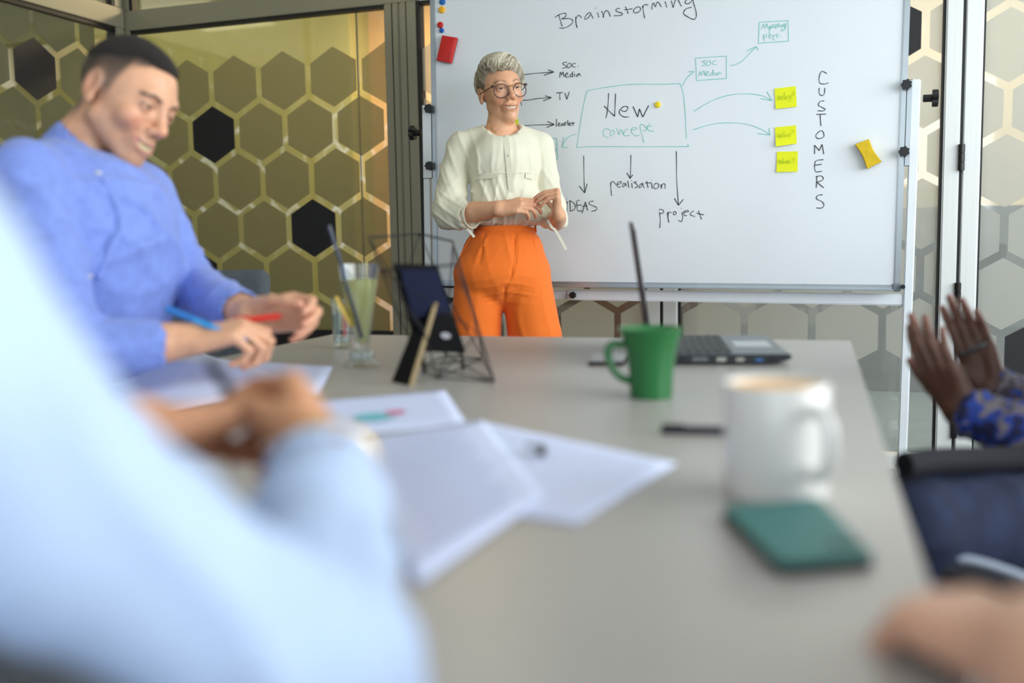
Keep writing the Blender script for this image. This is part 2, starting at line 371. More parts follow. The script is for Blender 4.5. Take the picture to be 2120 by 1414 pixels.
# handwriting: strokes traced on the board plane
BLACKINK = mat('black_marker_ink', (38, 44, 48), .5, noise=.05, nscale=300); GREENINK = mat('turquoise_marker_ink', (118, 204, 194), .5, noise=.12, nscale=200)
OLIVEINK = mat('green_ink_on_note', (176, 204, 20), .6, noise=.08, nscale=300)
def strokes_mesh(mb, strokes, org, sc, w, fn, closed_set=(), lift=.0012):
    for si, st in enumerate(strokes):
        pts = [(org[0]+x/sc, org[1]+y/sc) for x, y in st]
        if len(pts) == 1: pts = [pts[0], (pts[0][0]+.8, pts[0][1]+.8)]
        cl = len(st) > 3 and st[0] == st[-1]
        if cl: P2 = catmull(pts[:-1], 5, True)
        else: P2 = catmull(pts, 5)
        P = np.array([fn(x, y, lift+.00004*si) for x, y in P2]); T = np.gradient(P, axis=0); T /= np.maximum(np.linalg.norm(T, axis=1), 1e-9)[:, None]
        S = np.cross(T, BN); n = len(P); wv = w*(.85+.15*np.cos(np.arange(n)*.7))
        V = list(P+S*wv[:, None]/2)+list(P-S*wv[:, None]/2)
        mb.add(V, [(i, i+1, n+i+1, n+i) for i in range(n-1)])
def write(strokes, org, sc, ink, w, label):
    mb = LB(); strokes_mesh(mb, strokes, org, sc, w, onboard); o = mb.build('handwriting', ink, WBD); o['label'] = label; return o
A_, B_, C_, D_, E_, F_ = ((1140, 0), 6.625), ((1060, 110), 5.89), ((1230, 170), 9.43), ((1160, 350), 6.625), ((1410, 20), 4.04), ((1560, 0), 2.829)
bk = lambda z, l, s, w=.0031: write(s, z[0], z[1], BLACKINK, w, l)
gr = lambda z, l, s, w=.0025: write(s, z[0], z[1], GREENINK, w, l)
bk(A_, 'black handwriting Brainstorming', [[(60,240),(75,225),(120,200),(180,180),(210,190),(205,225),(150,262),(200,255),(260,255),(300,275),(300,310),(260,350),(200,380),(150,387),(120,375)],[(110,200),(130,270),(160,365)],
 [(345,230),(345,300),(365,380),(352,340),(347,260),(375,215),(400,215),(425,245)],[(555,185),(535,170),(500,195),(470,240),(475,262),(510,250),(550,195),(565,215),(585,255)],[(640,170),(655,205),(660,240)],[(618,110),(624,116)],
 [(700,150),(720,200),(722,242),(735,180),(765,145),(795,165),(820,230)],[(950,118),(915,115),(895,145),(930,165),(980,180),(985,200),(940,212),(870,215)],[(1025,90),(1045,130),(1065,190)],[(1010,130),(1060,128),(1120,120)],
 [(1190,95),(1150,120),(1138,155),(1160,178),(1205,165),(1235,130),(1220,98),(1190,95)],[(1262,80),(1272,150),(1290,250)],[(1265,110),(1280,70),(1310,62),(1340,72)],[(1390,130),(1392,80),(1410,40),(1430,80),(1440,90),(1455,40),(1475,28),(1500,60),(1520,95)],
 [(1570,20),(1585,65),(1593,102)],[(1655,10),(1670,60),(1682,102),(1695,50),(1720,-5),(1750,0),(1775,50),(1795,88)],[(1920,-12),(1870,-5),(1845,30),(1865,52),(1910,40),(1945,0),(1955,-5),(1960,40),(1985,120),(2000,200),(1985,255),(1950,262),(1890,235),(1830,195),(1825,165),(1860,120),(1935,98)]])
bk(B_, 'black arrow to soc. media', [[(135,263),(300,245),(510,230)],[(440,203),(512,230)],[(512,230),(388,270)]])
bk(B_, 'black handwriting soc. media', [[(670,110),(625,115),(625,135),(660,155),(655,175),(615,185)],[(690,125),(672,160),(690,178),(720,155),(715,125),(690,125)],[(775,125),(745,130),(735,160),(775,172)],[(805,158)],
 [(582,300),(590,230),(605,265),(622,228),(635,290)],[(645,270),(680,255),(670,240),(648,265),(665,295),(695,285)],[(735,255),(710,262),(708,285),(735,280),(737,225),(740,298)],[(760,250),(765,285)],[(760,228)],[(815,250),(785,270),(795,285),(815,262),(822,250),(840,278)]])
bk(B_, 'black arrow to TV', [[(132,575),(220,570),(300,555),(480,542)],[(402,520),(482,542)],[(482,542),(380,582)]])
bk(B_, 'black handwriting TV', [[(540,485),(620,480)],[(585,483),(583,530),(588,570)],[(645,485),(668,565)],[(668,565),(700,470)]])
bk(B_, 'black arrow to leaflet', [[(135,886),(300,875),(515,870)],[(430,832),(517,870)],[(517,870),(422,906)]])
bk(B_, 'black handwriting leaflet', [[(545,803),(540,898)],[(560,875),(585,865),(575,850),(560,872),(575,890),(592,882)],[(615,855),(598,875),(605,888),(618,870),(622,860),(632,885)],[(640,845),(642,892)],[(638,848),(668,842)],[(640,868),(660,864)],[(680,815),(682,880)],[(695,870),(715,858),(705,848),(693,868),(708,885),(722,876)],[(740,838),(745,885)],[(722,858),(766,850)]])
gr(((0, 0), 1), 'turquoise box around New concept', [[(1215.9,187.8),(1240,183),(1270,178.5),(1294,175.3),(1330,174),(1370,174.2),(1408,172.7)],[(1408,172.7),(1414.5,193.3),(1418.2,229.4),(1421.4,287.7)],[(1424,297.8),(1425.7,303)],[(1425.7,303.2),(1330,303.6),(1230,303.4),(1194,305.2)],[(1194,305.2),(1197,288),(1204,240),(1211,205),(1215.9,187.8)]])
bk(C_, 'black handwriting New', [[(283,215),(275,400),(250,620),(228,705)],[(195,465),(300,570),(400,668)],[(400,668),(408,500),(420,225)],[(525,540),(570,570),(630,560),(660,510),(640,475),(590,475),(520,520),(490,580),(520,640),(590,680),(680,675)],[(760,475),(850,680)],[(850,680),(885,520)],[(885,520),(950,682)],[(950,682),(1065,455)]], .0036)
gr(C_, 'turquoise handwriting concept', [[(310,940),(250,905),(200,930),(175,990),(200,1050),(285,1088)],[(350,945),(318,1000),(330,1050),(375,1030),(400,970),(375,940),(350,945)],[(440,900),(465,960),(488,1025),(505,960),(530,925),(555,975),(575,1030)],[(660,905),(610,940),(580,1000),(600,1045),(700,1040)],[(720,930),(780,935),(835,905),(800,885),(745,900),(720,950),(760,1010),(820,1048),(885,1030)],[(895,870),(930,1010),(975,1180)],[(900,900),(900,840),(930,822),(990,860),(1020,910),(1000,945),(950,955)],[(1085,810),(1040,870),(1045,920),(1090,955),(1165,955)],[(1005,885),(1060,865),(1130,855)]])
bk(D_, 'black arrow down to iDEAS', [[(322,-185),(325,100),(335,325)],[(260,232),(335,328)],[(335,328),(370,200)]])
bk(D_, 'black arrow down to realisation', [[(968,-195),(966,0),(958,130)],[(912,50),(958,130)],[(958,130),(995,78)]])
bk(D_, 'black arrow down to project', [[(1592,-245),(1598,150),(1620,495)],[(1565,400),(1620,497)],[(1620,497),(1688,415)]])
bk(D_, 'black handwriting iDEAS', [[(95,440),(88,575)],[(90,407)],[(130,430),(140,580)],[(125,432),(180,460),(208,510),(190,555),(140,580)],[(268,428),(230,435),(228,500),(240,570),(300,572)],[(228,498),(290,490)],[(300,605),(345,450)],[(345,450),(375,570)],[(300,512),(375,500)],[(455,440),(410,445),(395,475),(440,500),(495,525),(495,560),(425,582)]])
bk(D_, 'black handwriting realisation', [[(690,185),(692,250),(705,368)],[(690,235),(700,185),(725,170),(765,215)],[(780,215),(830,195),(835,172),(795,178),(778,220),(800,250),(830,240)],[(880,190),(855,215),(860,245),(885,225),(895,195),(905,235)],[(925,160),(940,255)],[(980,190),(988,258)],[(975,155)],[(1050,175),(1010,180),(1045,205),(1060,235),(1020,262)],[(1120,195),(1080,230),(1090,258),(1120,225),(1128,195),(1150,262)],[(1185,165),(1205,260)],[(1165,190),(1250,188)],[(1250,190),(1262,268)],[(1255,150)],[(1310,195),(1282,235),(1300,270),(1340,255),(1350,210),(1310,195)],[(1382,210),(1386,270),(1392,225),(1420,198),(1438,220),(1436,268)]])
bk(D_, 'black handwriting project', [[(1362,590),(1372,700),(1365,808)],[(1352,560),(1390,552),(1420,580),(1405,605),(1365,608)],[(1470,590),(1475,660),(1490,735),(1478,650),(1490,590),(1525,600)],[(1570,580),(1550,605),(1565,628),(1592,608),(1570,580)],[(1668,590),(1680,660),(1660,720),(1620,700)],[(1655,535)],[(1700,590),(1755,585),(1750,568),(1705,575),(1692,615),(1715,640),(1735,635)],[(1830,575),(1790,600),(1790,630),(1850,652)],[(1895,570),(1920,640),(1938,690)],[(1870,605),(1970,628)]])
gr(E_, 'turquoise box with soc media', [[(122,405),(250,396),(380,388)],[(380,388),(380,575)],[(380,575),(130,592)],[(130,592),(122,405)],[(210,425),(175,430),(200,448),(198,465),(170,468)],[(225,430),(212,455),(230,470),(250,450),(240,428),(225,430)],[(295,425),(270,432),(268,455),(300,460)],[(148,560),(160,515),(172,548),(190,508),(200,550)],[(205,540),(230,528),(222,515),(205,535),(215,552),(235,545)],[(262,525),(245,540),(250,550),(265,540),(268,500),(272,550)],[(288,525),(290,548)],[(325,520),(300,535),(308,545),(325,530),(340,535)]], .0023)
gr(E_, 'turquoise arrow to soc media box', [[(15,640),(30,600),(60,560),(105,520)],[(60,520),(108,517)],[(108,517),(65,558)]])
gr(E_, 'turquoise box with marketing pers.', [[(655,105),(895,90)],[(895,90),(900,262)],[(900,262),(648,280)],[(648,280),(655,105)],[(670,165),(690,120),(700,155),(718,115),(725,150)],[(745,135),(730,155),(745,158),(752,135),(755,160)],[(745,140),(740,200)],[(768,120),(765,150)],[(785,125),(768,138),(785,152)],[(790,145),(808,135),(795,125),(790,150),(808,152)],[(815,110),(818,148)],[(808,120),(824,118)],[(830,125),(832,145)],[(842,148),(845,125),(855,140),(858,120)],[(872,115),(858,125),(868,140),(876,115),(868,165),(840,180),(850,160),(878,150)],[(690,205),(695,262)],[(690,215),(715,205),(712,230),(693,235)],[(735,225),(755,215),(742,205),(735,230),(755,238)],[(770,215),(775,255)],[(772,225),(790,205)],[(815,200),(798,208),(812,222),(798,235)],[(835,218)]], .0022)
gr(E_, 'turquoise arrow to marketing box', [[(410,465),(450,462),(510,430),(570,370),(630,310)],[(550,345),(630,308)],[(630,308),(648,342)]])
gr(E_, 'long turquoise arrow to Why note', [[(110,850),(250,765),(400,715),(550,703),(680,720),(760,760)],[(718,685),(762,760)],[(762,760),(665,742)]])
gr(E_, 'long turquoise arrow to Who note', [[(100,1005),(250,960),(400,945),(560,960),(680,1005),(745,1048)],[(735,990),(745,1048)],[(745,1048),(640,1035)]])
gr(B_, 'small turquoise box behind the woman', [[(375,1043),(545,1040)],[(545,1040),(560,1290)],[(560,1290),(465,1280)],[(425,1085),(440,1105),(455,1090),(470,1115),(490,1095),(510,1110),(535,1105)],[(450,1180),(470,1200),(490,1170),(510,1195),(530,1195),(540,1150)]])
gr(B_, 'turquoise curved arrow to small box', [[(780,990),(720,1005),(660,1050),(610,1145)],[(633,1025),(608,1148)],[(608,1148),(680,1152)]])
bk(F_, 'black handwriting CUSTOMERS', [[(430,430),(400,418),(385,450),(388,485),(415,492),(440,485)],[(385,515),(385,545),(400,560),(415,548),(418,515)],[(415,590),(390,595),(380,615),(400,628),(420,640),(405,650),(375,648)],[(368,670),(425,668)],[(390,672),(395,738)],[(385,770),(365,795),(380,812),(412,800),(405,768),(385,770)],[(358,902),(358,850)],[(358,850),(385,882)],[(385,882),(402,845)],[(402,845),(412,902)],[(410,935),(370,940),(358,965),(365,1005),(402,1002)],[(360,968),(400,962)],[(372,1030),(368,1100)],[(365,1035),(395,1030),(410,1045),(395,1060),(370,1066)],[(370,1066),(412,1100)],[(405,1140),(375,1145),(370,1165),(400,1180),(413,1200),(400,1218),(368,1217)]])

# things held to the board
YEL = mat('yellow_note_paper', (236, 240, 20), .7, noise=.03, nscale=10)
def note(corners, curl, label, strokes=None):
    P = [onboard(E_[0][0]+x/E_[1], E_[0][1]+y/E_[1], .002) for x, y in corners]   # tl tr br bl
    N = 10; V = []; org = np.array(P[3])
    for j in range(N+1):
        for i in range(3):
            t = j/N; s = i/2
            p = (P[0]*(1-s)+P[1]*s)*(1-t)+(P[3]*(1-s)+P[2]*s)*t; p = p+BN*(.0004+curl*t**2.4*(1-.35*s)); V.append(p)
    V = [v for v in V]; F_ = [(j*3+i, j*3+i+1, j*3+i+4, j*3+i+3) for j in range(N) for i in range(2)]
    o = pydata('sticky_note', [v-org for v in V], F_, YEL); o.location = org
    s = o.modifiers.new('th', 'SOLIDIFY'); s.thickness = .0006
    tag(o, label, 'sticky note')
    if strokes:
        mb = MB(); strokes_mesh(mb, strokes, E_[0], E_[1], .0022, lambda x, y, l: onboard(x, y, .004+l+curl*.35)-org); t = mb.build('handwriting', OLIVEINK, o)
    return o
note([(782,660),(960,640),(968,812),(792,832)], .004, 'yellow sticky note reading Why?, topmost beside the word CUSTOMERS', [[(808,715),(820,755),(830,720),(842,755),(855,715)],[(868,690),(870,752),(880,725),(892,750)],[(900,715),(912,740)],[(930,705),(915,760),(905,765)],[(935,685),(950,690),(945,715),(938,722)]])
note([(785,985),(962,967),(968,1122),(795,1147)], .012, 'yellow sticky note reading Who?, its lower edge curling off the board', [[(808,1035),(820,1070),(830,1040),(840,1070),(852,1030)],[(862,1010),(865,1065),(878,1045),(888,1062)],[(905,1035),(898,1052),(912,1058),(918,1040),(905,1035)],[(925,1005),(940,1005),(935,1025),(930,1030)]])
note([(802,1188),(977,1185),(975,1355),(798,1360)], .004, 'yellow sticky note reading When?, lowest beside the word CUSTOMERS', [[(815,1250),(822,1288),(832,1260),(842,1288),(850,1260)],[(856,1240),(858,1285),(868,1268),(875,1285)],[(882,1275),(895,1268),(888,1260),(884,1285),(898,1285)],[(905,1285),(908,1262),(918,1285)],[(930,1245),(952,1245),(945,1265),(935,1280)]])
nb = [((1050-1410)*4.04, (246-20)*4.04), ((1073-1410)*4.04, (246-20)*4.04), ((1073-1410)*4.04, (290-20)*4.04), ((1035-1410)*4.04, (290-20)*4.04)]
note(nb, .003, 'yellow sticky note half hidden behind the woman at the neck')
def magnet(x, y, r, col, nm, label):
    p = onboard(x, y, 0); mb = MB(); prof = [(0, .0), (r, 0), (r, .005), (r*.93, .0075), (r*.8, .0085), (0, .0085)]
    for i in range(len(prof)): pass
    mb.lathe(prof, 24); V = [(a, -c, b) for a, b, c in mb.V]; mb.V = V
    o = mb.build('round_magnet', mat(nm, col, .35, noise=.03), smooth=True, loc=tuple(p)); tag(o, label, 'magnet'); return o
magnet(916.5, 4, .0125, (24, 96, 176), 'blue_magnet_plastic', 'larger blue round magnet above the yellow one at the board edge')
magnet(915.5, 20.5, .0135, (240, 176, 22), 'amber_magnet_plastic', 'amber yellow round magnet touching the blue one near the red eraser')
magnet(912, 52, .0125, (190, 24, 26), 'red_magnet_plastic', 'red round magnet at the board edge above the red eraser')
magnet(915, 63.5, .0095, (22, 80, 168), 'deep_blue_magnet_plastic', 'small blue round magnet just below the red magnet')
magnet(1362, 217, .0115, (238, 212, 20), 'lemon_magnet_plastic', 'yellow round magnet inside the turquoise box beside the word New')
def eraser(px, depth, m, label, name, waist=0, felt=None):
    P = [onboard(x, y, 0) for x, y in px]; c = sum(P)/4; e = empty(name, tuple(c))
    tl, tr, br, bl = [p-c for p in P]
    def ring(s, n, wst=0):
        out = []
        for a, b in ((tl, tr), (tr, br), (br, bl), (bl, tl)):
            for k in range(8):
                t = k/8; p = (a*(1-t)+b*t); 
                if wst and (a is tr or a is bl): p = p*(1-wst*math.sin(math.pi*t))
                out.append(p*s+BN*n)
        return out
    def stack(levels):
        mb = MB(); n = 32; V = []
        for s, h in levels: V += ring(s, h, waist)
        Fc = [(l*n+k, l*n+(k+1) % n, (l+1)*n+(k+1) % n, (l+1)*n+k) for l in range(len(levels)-1) for k in range(n)]
        Fc += [tuple(range(n)), tuple((len(levels)-1)*n+k for k in range(n))]
        return mb.add(V, Fc)
    stack([(.93, .001), (.93, depth*.35)]).build('felt_pad', felt or BLACK_PLASTIC, e)
    stack([(1, depth*.35), (1, depth*.85), (.97, depth*.96), (.9, depth)]).build('body', m, e, smooth=True)
    tag(e, label, 'eraser'); return e
eraser([(920,75), (950,80), (937,133), (908,127)], .026, mat('red_plastic', (196, 30, 26), .4, noise=.04), 'red rectangular board eraser at the upper corner of the whiteboard', 'board_eraser')
eraser([(1770,300), (1799,289), (1825,335), (1795,351)], .03, mat('yellow_sponge', (222, 186, 24), .75, noise=.1, nscale=40, bump=.12, bscale=250), 'yellow waisted sponge eraser beside the word CUSTOMERS', 'sponge_eraser', .2, mat('dark_felt', (60, 62, 66), .9, noise=.1))
# ------------------------------------------------------------------ table
ZT = .75; TA = .038
TBL = empty('meeting_table', (-.65, 1.4, 0)); tag(TBL, 'long grey laminate meeting table with papers, mugs and a laptop on it', 'table')
ct, st_ = math.cos(TA), math.sin(TA)
def tbl(u, v):   # table coordinates: u to the right, v away from the near end; right edge is u=0, far edge v=0
    return np.array([-.013+u*ct-v*st_, 2.479+u*st_+v*ct])
TW, TLN = 1.36, 2.0
TOPM = mat('grey_laminate', (166, 162, 157), .36, noise=.02, nscale=14, spec=.45)
def tprism(us, vs, z0, z1):
    P = [tbl(us[0], vs[0]), tbl(us[1], vs[0]), tbl(us[1], vs[1]), tbl(us[0], vs[1])]
    return MB().prism([(p[0]+.65, p[1]-1.4, z0) for p in P], (0, 0, z1-z0))
tprism((-TW, 0), (-TLN, 0), ZT-.025, ZT).build('tabletop', TOPM, TBL, bev=.002)
for u in (-TW+.06, -.12):
    for v in (-TLN+.12, -.18):
        tprism((u, u+.06), (v, v+.06), 0, ZT-.06).build('leg', mat('dark_grey_steel', (70, 72, 74), .4, .5, noise=.04), TBL, bev=.004)
tprism((-TW+.08, -.08), (-TLN+.13, -TLN+.17), ZT-.085, ZT-.025).build('apron', MATS['dark_grey_steel'], TBL)
tprism((-TW+.08, -.08), (-.16, -.12), ZT-.085, ZT-.025).build('apron', MATS['dark_grey_steel'], TBL)

# ------------------------------------------------------------------ mugs
def mug(name, p, prof, handle, hr, m, inner, coffee, label, r_in, zc):
    e = empty(name, (p[0], p[1], ZT)); tag(e, label, 'mug')
    MB().lathe(prof, 48).build('cup', m, e, smooth=True)
    mb = MB().tube(catmull(handle, 8), hr, 12); mb.build('handle', m, e, smooth=True)
    MB().lathe([(0, zc), (r_in*.5, zc+.0006), (r_in*.97, zc), (r_in, zc+.0015)], 40).build('coffee', coffee, e, smooth=True)
    return e
COFFEE = mat('coffee_crema', (226, 176, 104), .5, noise=.18, nscale=60)
GREEN = mat('glossy_green_glaze', (24, 104, 48), .25, noise=.04, coat=.4)
pg = onZ(1348, 822, ZT)
aw = math.atan2(-CR[1], -CR[0])     # direction that points to the left in the picture
def hd(ang, pts): return [(math.cos(ang)*r, math.sin(ang)*r, z) for r, z in pts]
mug('green_mug', pg, [(0, .004), (.028, .004), (.030, 0), (.033, .001), (.0335, .006), (.035, .04), (.040, .075), (.0455, .095), (.0515, .109), (.0505, .1105), (.0485, .109), (.0425, .094), (.037, .075), (.031, .02), (0, .012)],
    hd(aw, [(.043, .083), (.06, .085), (.068, .072), (.062, .05), (.05, .034), (.033, .026)]), .0062, GREEN, None, COFFEE, 'green flared ceramic mug with foam on the coffee in front of the laptop', .0455, .0985)
WHITEC = mat('white_glaze', (226, 224, 220), .3, noise=.02, coat=.3)
pw = onZ(1606, 1022, ZT)
ah = math.atan2(-CF[1]*.93+CR[1]*.36, -CF[0]*.93+CR[0]*.36)
mug('white_mug', pw, [(0, .003), (.042, .003), (.044, 0), (.048, .001), (.0495, .006), (.0495, .108), (.0485, .110), (.0465, .109), (.0455, .1), (.0455, .02), (0, .012)],
    hd(ah, [(.048, .088), (.066, .09), (.078, .075), (.078, .048), (.066, .031), (.048, .034)]), .0065, WHITEC, None, COFFEE, 'white straight-sided mug of milky coffee standing behind the teal phone', .0458, .103)

# ------------------------------------------------------------------ phones, pens
def slab(name, corners, z0, h, m, label, cat, edge=None, r=.008, extra=None):
    P = [np.array([c[0], c[1]]) for c in corners]; c = sum(P)/len(P); e = empty(name, (c[0], c[1], z0)); tag(e, label, cat)
    n = len(P); ring = []
    for i in range(n):
        a, b, d = P[i-1]-c, P[i]-c, P[(i+1) % n]-c
        u = (a-b)/np.linalg.norm(a-b); w = (d-b)/np.linalg.norm(d-b)
        for k in range(5):
            t = k/4; q = b+u*r*(1-t)**2+w*r*t**2; ring.append(q)
    MB().prism([(q[0], q[1], 0) for q in ring], (0, 0, h*.75)).build('side_frame' if edge else 'body', edge or m, e, bev=.0012)
    if edge: MB().prism([(q[0]*.985, q[1]*.985, h*.72) for q in ring], (0, 0, h*.28)).build('back_cover', m, e, bev=.001)
    return e
TEAL = mat('teal_phone_case', (52, 112, 108), .5, noise=.03)
pc = [np.array(onZ(x, y, ZT)[:2]) for x, y in ((1492, 1072), (1694, 1052), (1815, 1180), (1612, 1198))]
tp = slab('phone', pc, ZT, .011, TEAL, 'phone in a teal case lying beside the white mug', 'phone', BLACK_PLASTIC, .01)
PC = sum(pc)/4
mb = MB(); ul = (pc[2]-PC)*.66; 
for dx, dy in ((0, 0), (.012, .004)): mb.lathe([(0, .0), (.0055, 0), (.0055, .002), (.0035, .0026), (0, .0026)], 16, (ul[0]+dx-.008, ul[1]+dy, .0108))
mb.build('camera_lens', BLACK_PLASTIC, tp, smooth=True)
pb = onZ(1217, 758, ZT)[:2]; slab('phone', [pb, pb+np.array([.07, .012]), pb+np.array([.045, .157]), pb+np.array([-.025, .145])], ZT, .009, mat('dark_screen_glass', (36, 40, 46), .12, noise=.03), 'black phone lying face up beside the green mug handle', 'phone', mat('brown_black_phone_edge', (52, 38, 36), .4, noise=.04), .008)
def pen(a, b, r, m, name, label, tipm=None, cap=None):
    a = np.array(a, float); b = np.array(b, float); c = (a+b)/2; e = empty(name, tuple(c)); tag(e, label, 'pen'); L_ = b-a
    MB().tube([a-c, a-c+L_*.02, a-c+L_*.9], [r*.8, r, r], 12).build('barrel', m, e, smooth=True)
    MB().tube([a-c+L_*.9, a-c+L_*.965, b-c], [r*.85, r*.45, r*.12], 12).build('tip', tipm or BLACK_PLASTIC, e, smooth=True)
    if cap is not None: MB().tube([a-c-L_*.01, a-c+L_*.3], r*1.18, 12).build('cap', cap, e, smooth=True)
    MB().obox(a-c+L_*.02+np.array([0, 0, r]), L_*.26, np.cross(L_/np.linalg.norm(L_), (0, 0, 1))*r*.5, (0, 0, r*.35)).build('clip', cap or m, e)
    return e
p0, p1 = onZ(1368, 889, ZT+.006), onZ(1545, 892, ZT+.006)
p0[2] = p1[2] = ZT+.006
pen(p0, p1, .0055, mat('navy_black_pen_plastic', (34, 32, 44), .4, noise=.04), 'pen', 'dark pen lying on the table half behind the white mug')

# ------------------------------------------------------------------ laptop
nf = np.array([-.118, 1.985]); hdir = np.array([-.2, .98]); hdir /= np.linalg.norm(hdir); sdir = np.array([-hdir[1], hdir[0]])   # hdir: along the hinge, sdir: towards the hinge
LD, LWD, LH = .275, .385, .021
LP = empty('laptop', (nf[0], nf[1], ZT)); tag(LP, 'open black laptop turned side-on with its ports towards the green mug', 'laptop')
h3 = np.array([*hdir, 0]); s3 = np.array([*sdir, 0]); z3 = np.array([0, 0, 1.0])
DARK = mat('dark_grey_laptop_plastic', (38, 40, 44), .45, noise=.05); DECK = mat('graphite_deck', (96, 102, 108), .35, .3, noise=.03)
MB().prism([s3*.0+z3*.012, s3*.03+z3*.003, s3*LD+z3*.003, s3*LD+z3*LH, s3*.0+z3*(LH-.001)], h3*LWD).build('base', DARK, LP, bev=.002)
MB().obox(z3*(LH-.001)+s3*.004+h3*.004, s3*(LD-.012), h3*(LWD-.008), z3*.0016).build('deck', DECK, LP)
MB().obox(z3*LH+s3*.02+h3*.13, s3*.075, h3*.12, z3*.0012).build('touchpad', mat('pale_touchpad', (170, 178, 184), .3, noise=.02), LP)
KEY = mat('black_keys', (30, 32, 36), .5, noise=.05); km = MB().obox((0, 0, 0), s3*.0155, h3*.0155, z3*.0025).mesh('key'); km.materials.append(KEY)
for r in range(6):
    for c in range(18):
        k = link('key', km, None, LP); k.location = tuple(s3*(.112+r*.0188)+h3*(.022+c*.0192)+z3*(LH+.0006))
for i, (s0, w, hh, m) in enumerate(((.03, .012, .006, BLACK_PLASTIC), (.055, .014, .006, mat('blue_usb_port', (60, 110, 170), .4, noise=.03)), (.09, .016, .007, mat('silver_port', (190, 190, 180), .25, .8, noise=.03)), (.125, .018, .008, MATS['silver_port']), (.16, .03, .009, mat('grey_port', (110, 112, 116), .4, .4, noise=.03)))):
    MB().obox(s3*s0+z3*.0075-h3*.0012, s3*w, h3*.003, z3*hh).build('port', m, LP)
vent = MB()
for k in range(8): vent.obox(s3*(.205+k*.007)+z3*.007-h3*.0008, s3*.004, h3*.002, z3*.009)
vent.build('vent', GASKET, LP)
la = math.radians(98); ld = s3*-math.cos(la)+z3*math.sin(la); ln = s3*math.sin(la)+z3*math.cos(la)
MB().obox(s3*(LD-.006)+z3*(LH-.002), ld*.268, h3*LWD, ln*.007).build('lid', mat('brown_black_lid', (66, 50, 50), .35, .2, noise=.04), LP, bev=.003)
MB().obox(s3*(LD-.0068)+z3*(LH+.01)+h3*.012, ld*.24, h3*(LWD-.024), ln*-.0012).build('screen', MATS['dark_screen_glass'], LP)
MB().tube([s3*LD+z3*(LH-.004)+h3*.04, s3*LD+z3*(LH-.004)+h3*(LWD-.04)], .007, 12).build('hinge', BLACK_PLASTIC, LP)

# ------------------------------------------------------------------ glasses
GLS = glass_mat('drinking_glass', (.96, .98, .97), .05)
pt = onZ(750, 758, ZT); TG = empty('lemonade_glass', (pt[0], pt[1], ZT)); tag(TG, 'tall flared footed glass of pale lemonade with a straw', 'glass')
MB().lathe([(0, .002), (.036, 0), (.038, .004), (.034, .009), (.020, .016), (.013, .024), (.013, .030), (.0155, .042), (.0215, .08), (.032, .14), (.0405, .19), (.043, .208), (.0415, .208), (.039, .19), (.0305, .14), (.020, .085), (.0135, .05), (0, .046)], 40).build('bowl', GLS, TG, smooth=True)
for k in range(8):
    a = k*math.pi/4; MB().lathe([(0, .0), (.007, .004), (.009, .012), (.007, .02), (0, .024)], 10, (.018*math.cos(a), .018*math.sin(a), .01)).build('base_facet', glass_mat('cut_glass', (.93, .97, .95), .2), TG, smooth=True)
MB().lathe([(0, .048), (.0128, .0505), (.0193, .085), (.0298, .14), (.0350, .168), (.0362, .176), (0, .176)], 40).build('lemonade', film_mat('cloudy_lemonade', (242, 242, 178), .05), TG, smooth=True)
rl = -CR[:2]/np.linalg.norm(CR[:2]); r3 = np.array([rl[0], rl[1], 0]); c3 = -np.array([CF[0], CF[1], 0])
MB().tube([r3*-.004+z3*.06+c3*.02, r3*.022+z3*.165+c3*.026, r3*.036+z3*.21, r3*.058+z3*.286], .0042, 12).build('straw', mat('dark_grey_straw', (64, 68, 78), .4, noise=.04), TG, smooth=True)
lm = MB(); sl = []
for k in range(24):
    a = 2*math.pi*k/24; sl.append(r3*.026+c3*.012+(r3*.45+z3*.9)*.036*math.cos(a)+c3*.017*math.sin(a)+z3*.112)
lm.prism(sl, r3*.007).build('lemon_slice', mat('lemon_flesh', (250, 214, 104), .5, noise=.1, nscale=80), TG)
ps = onZ(709, 720, ZT); SG = empty('water_glass', (ps[0], ps[1], ZT)); tag(SG, 'small straight water glass with red graduation marks behind the lemonade', 'glass')
MB().lathe([(0, .002), (.019, 0), (.021, .003), (.0245, .118), (.0235, .118), (.0198, .014), (0, .012)], 32).build('body', GLS, SG, smooth=True)
MB().lathe([(0, .013), (.0192, .0145), (.0218, .082), (0, .082)], 32).build('water', glass_mat('water', (.9, .95, .98), .1), SG, smooth=True)
fc = math.atan2(c3[1], c3[0])
for k in range(9):
    MB().obox((math.cos(fc+.25)*.0245, math.sin(fc+.25)*.0245, .03+k*.0075), -r3*.012*(1 if k % 2 else .7), c3*.0006, z3*.0035).build('graduation_mark', mat('red_print', (206, 74, 62), .5, noise=.04), SG)

# ------------------------------------------------------------------ tabletop sign and wire basket
SGN = empty('easel_sign', tuple(onZ(890, 775, ZT))); tag(SGN, 'small black tabletop sign seen from behind, propped on a wooden-edged strut', 'sign')
so = np.array(SGN.location)
tl, tr = at(817, 546, 1.80), at(906, 549, 1.86); br, bl = at(965, 731, 1.93), at(868, 728, 1.87)
SB = mat('black_board', (11, 11, 13), .75, noise=.06, spec=.15)
nrm = np.cross(tr-tl, bl-tl); nrm /= np.linalg.norm(nrm)
if nrm@CF > 0: nrm = -nrm
mid = lambda a, b, t: a*(1-t)+b*t
MB().prism([p-so for p in (tl, tr, br, bl)], -nrm*.008).build('panel', SB, SGN, bev=.001)
q0, q1, q2, q3 = mid(tl, bl, .05)+nrm*.001, mid(tr, br, .05)+nrm*.001, mid(tr, br, .52)+nrm*.001, mid(tl, bl, .62)+nrm*.001
ins = lambda a, b: (a+(b-a)*.07, b+(a-b)*.07)
q0, q1 = ins(q0, q1); q3, q2 = ins(q3, q2)
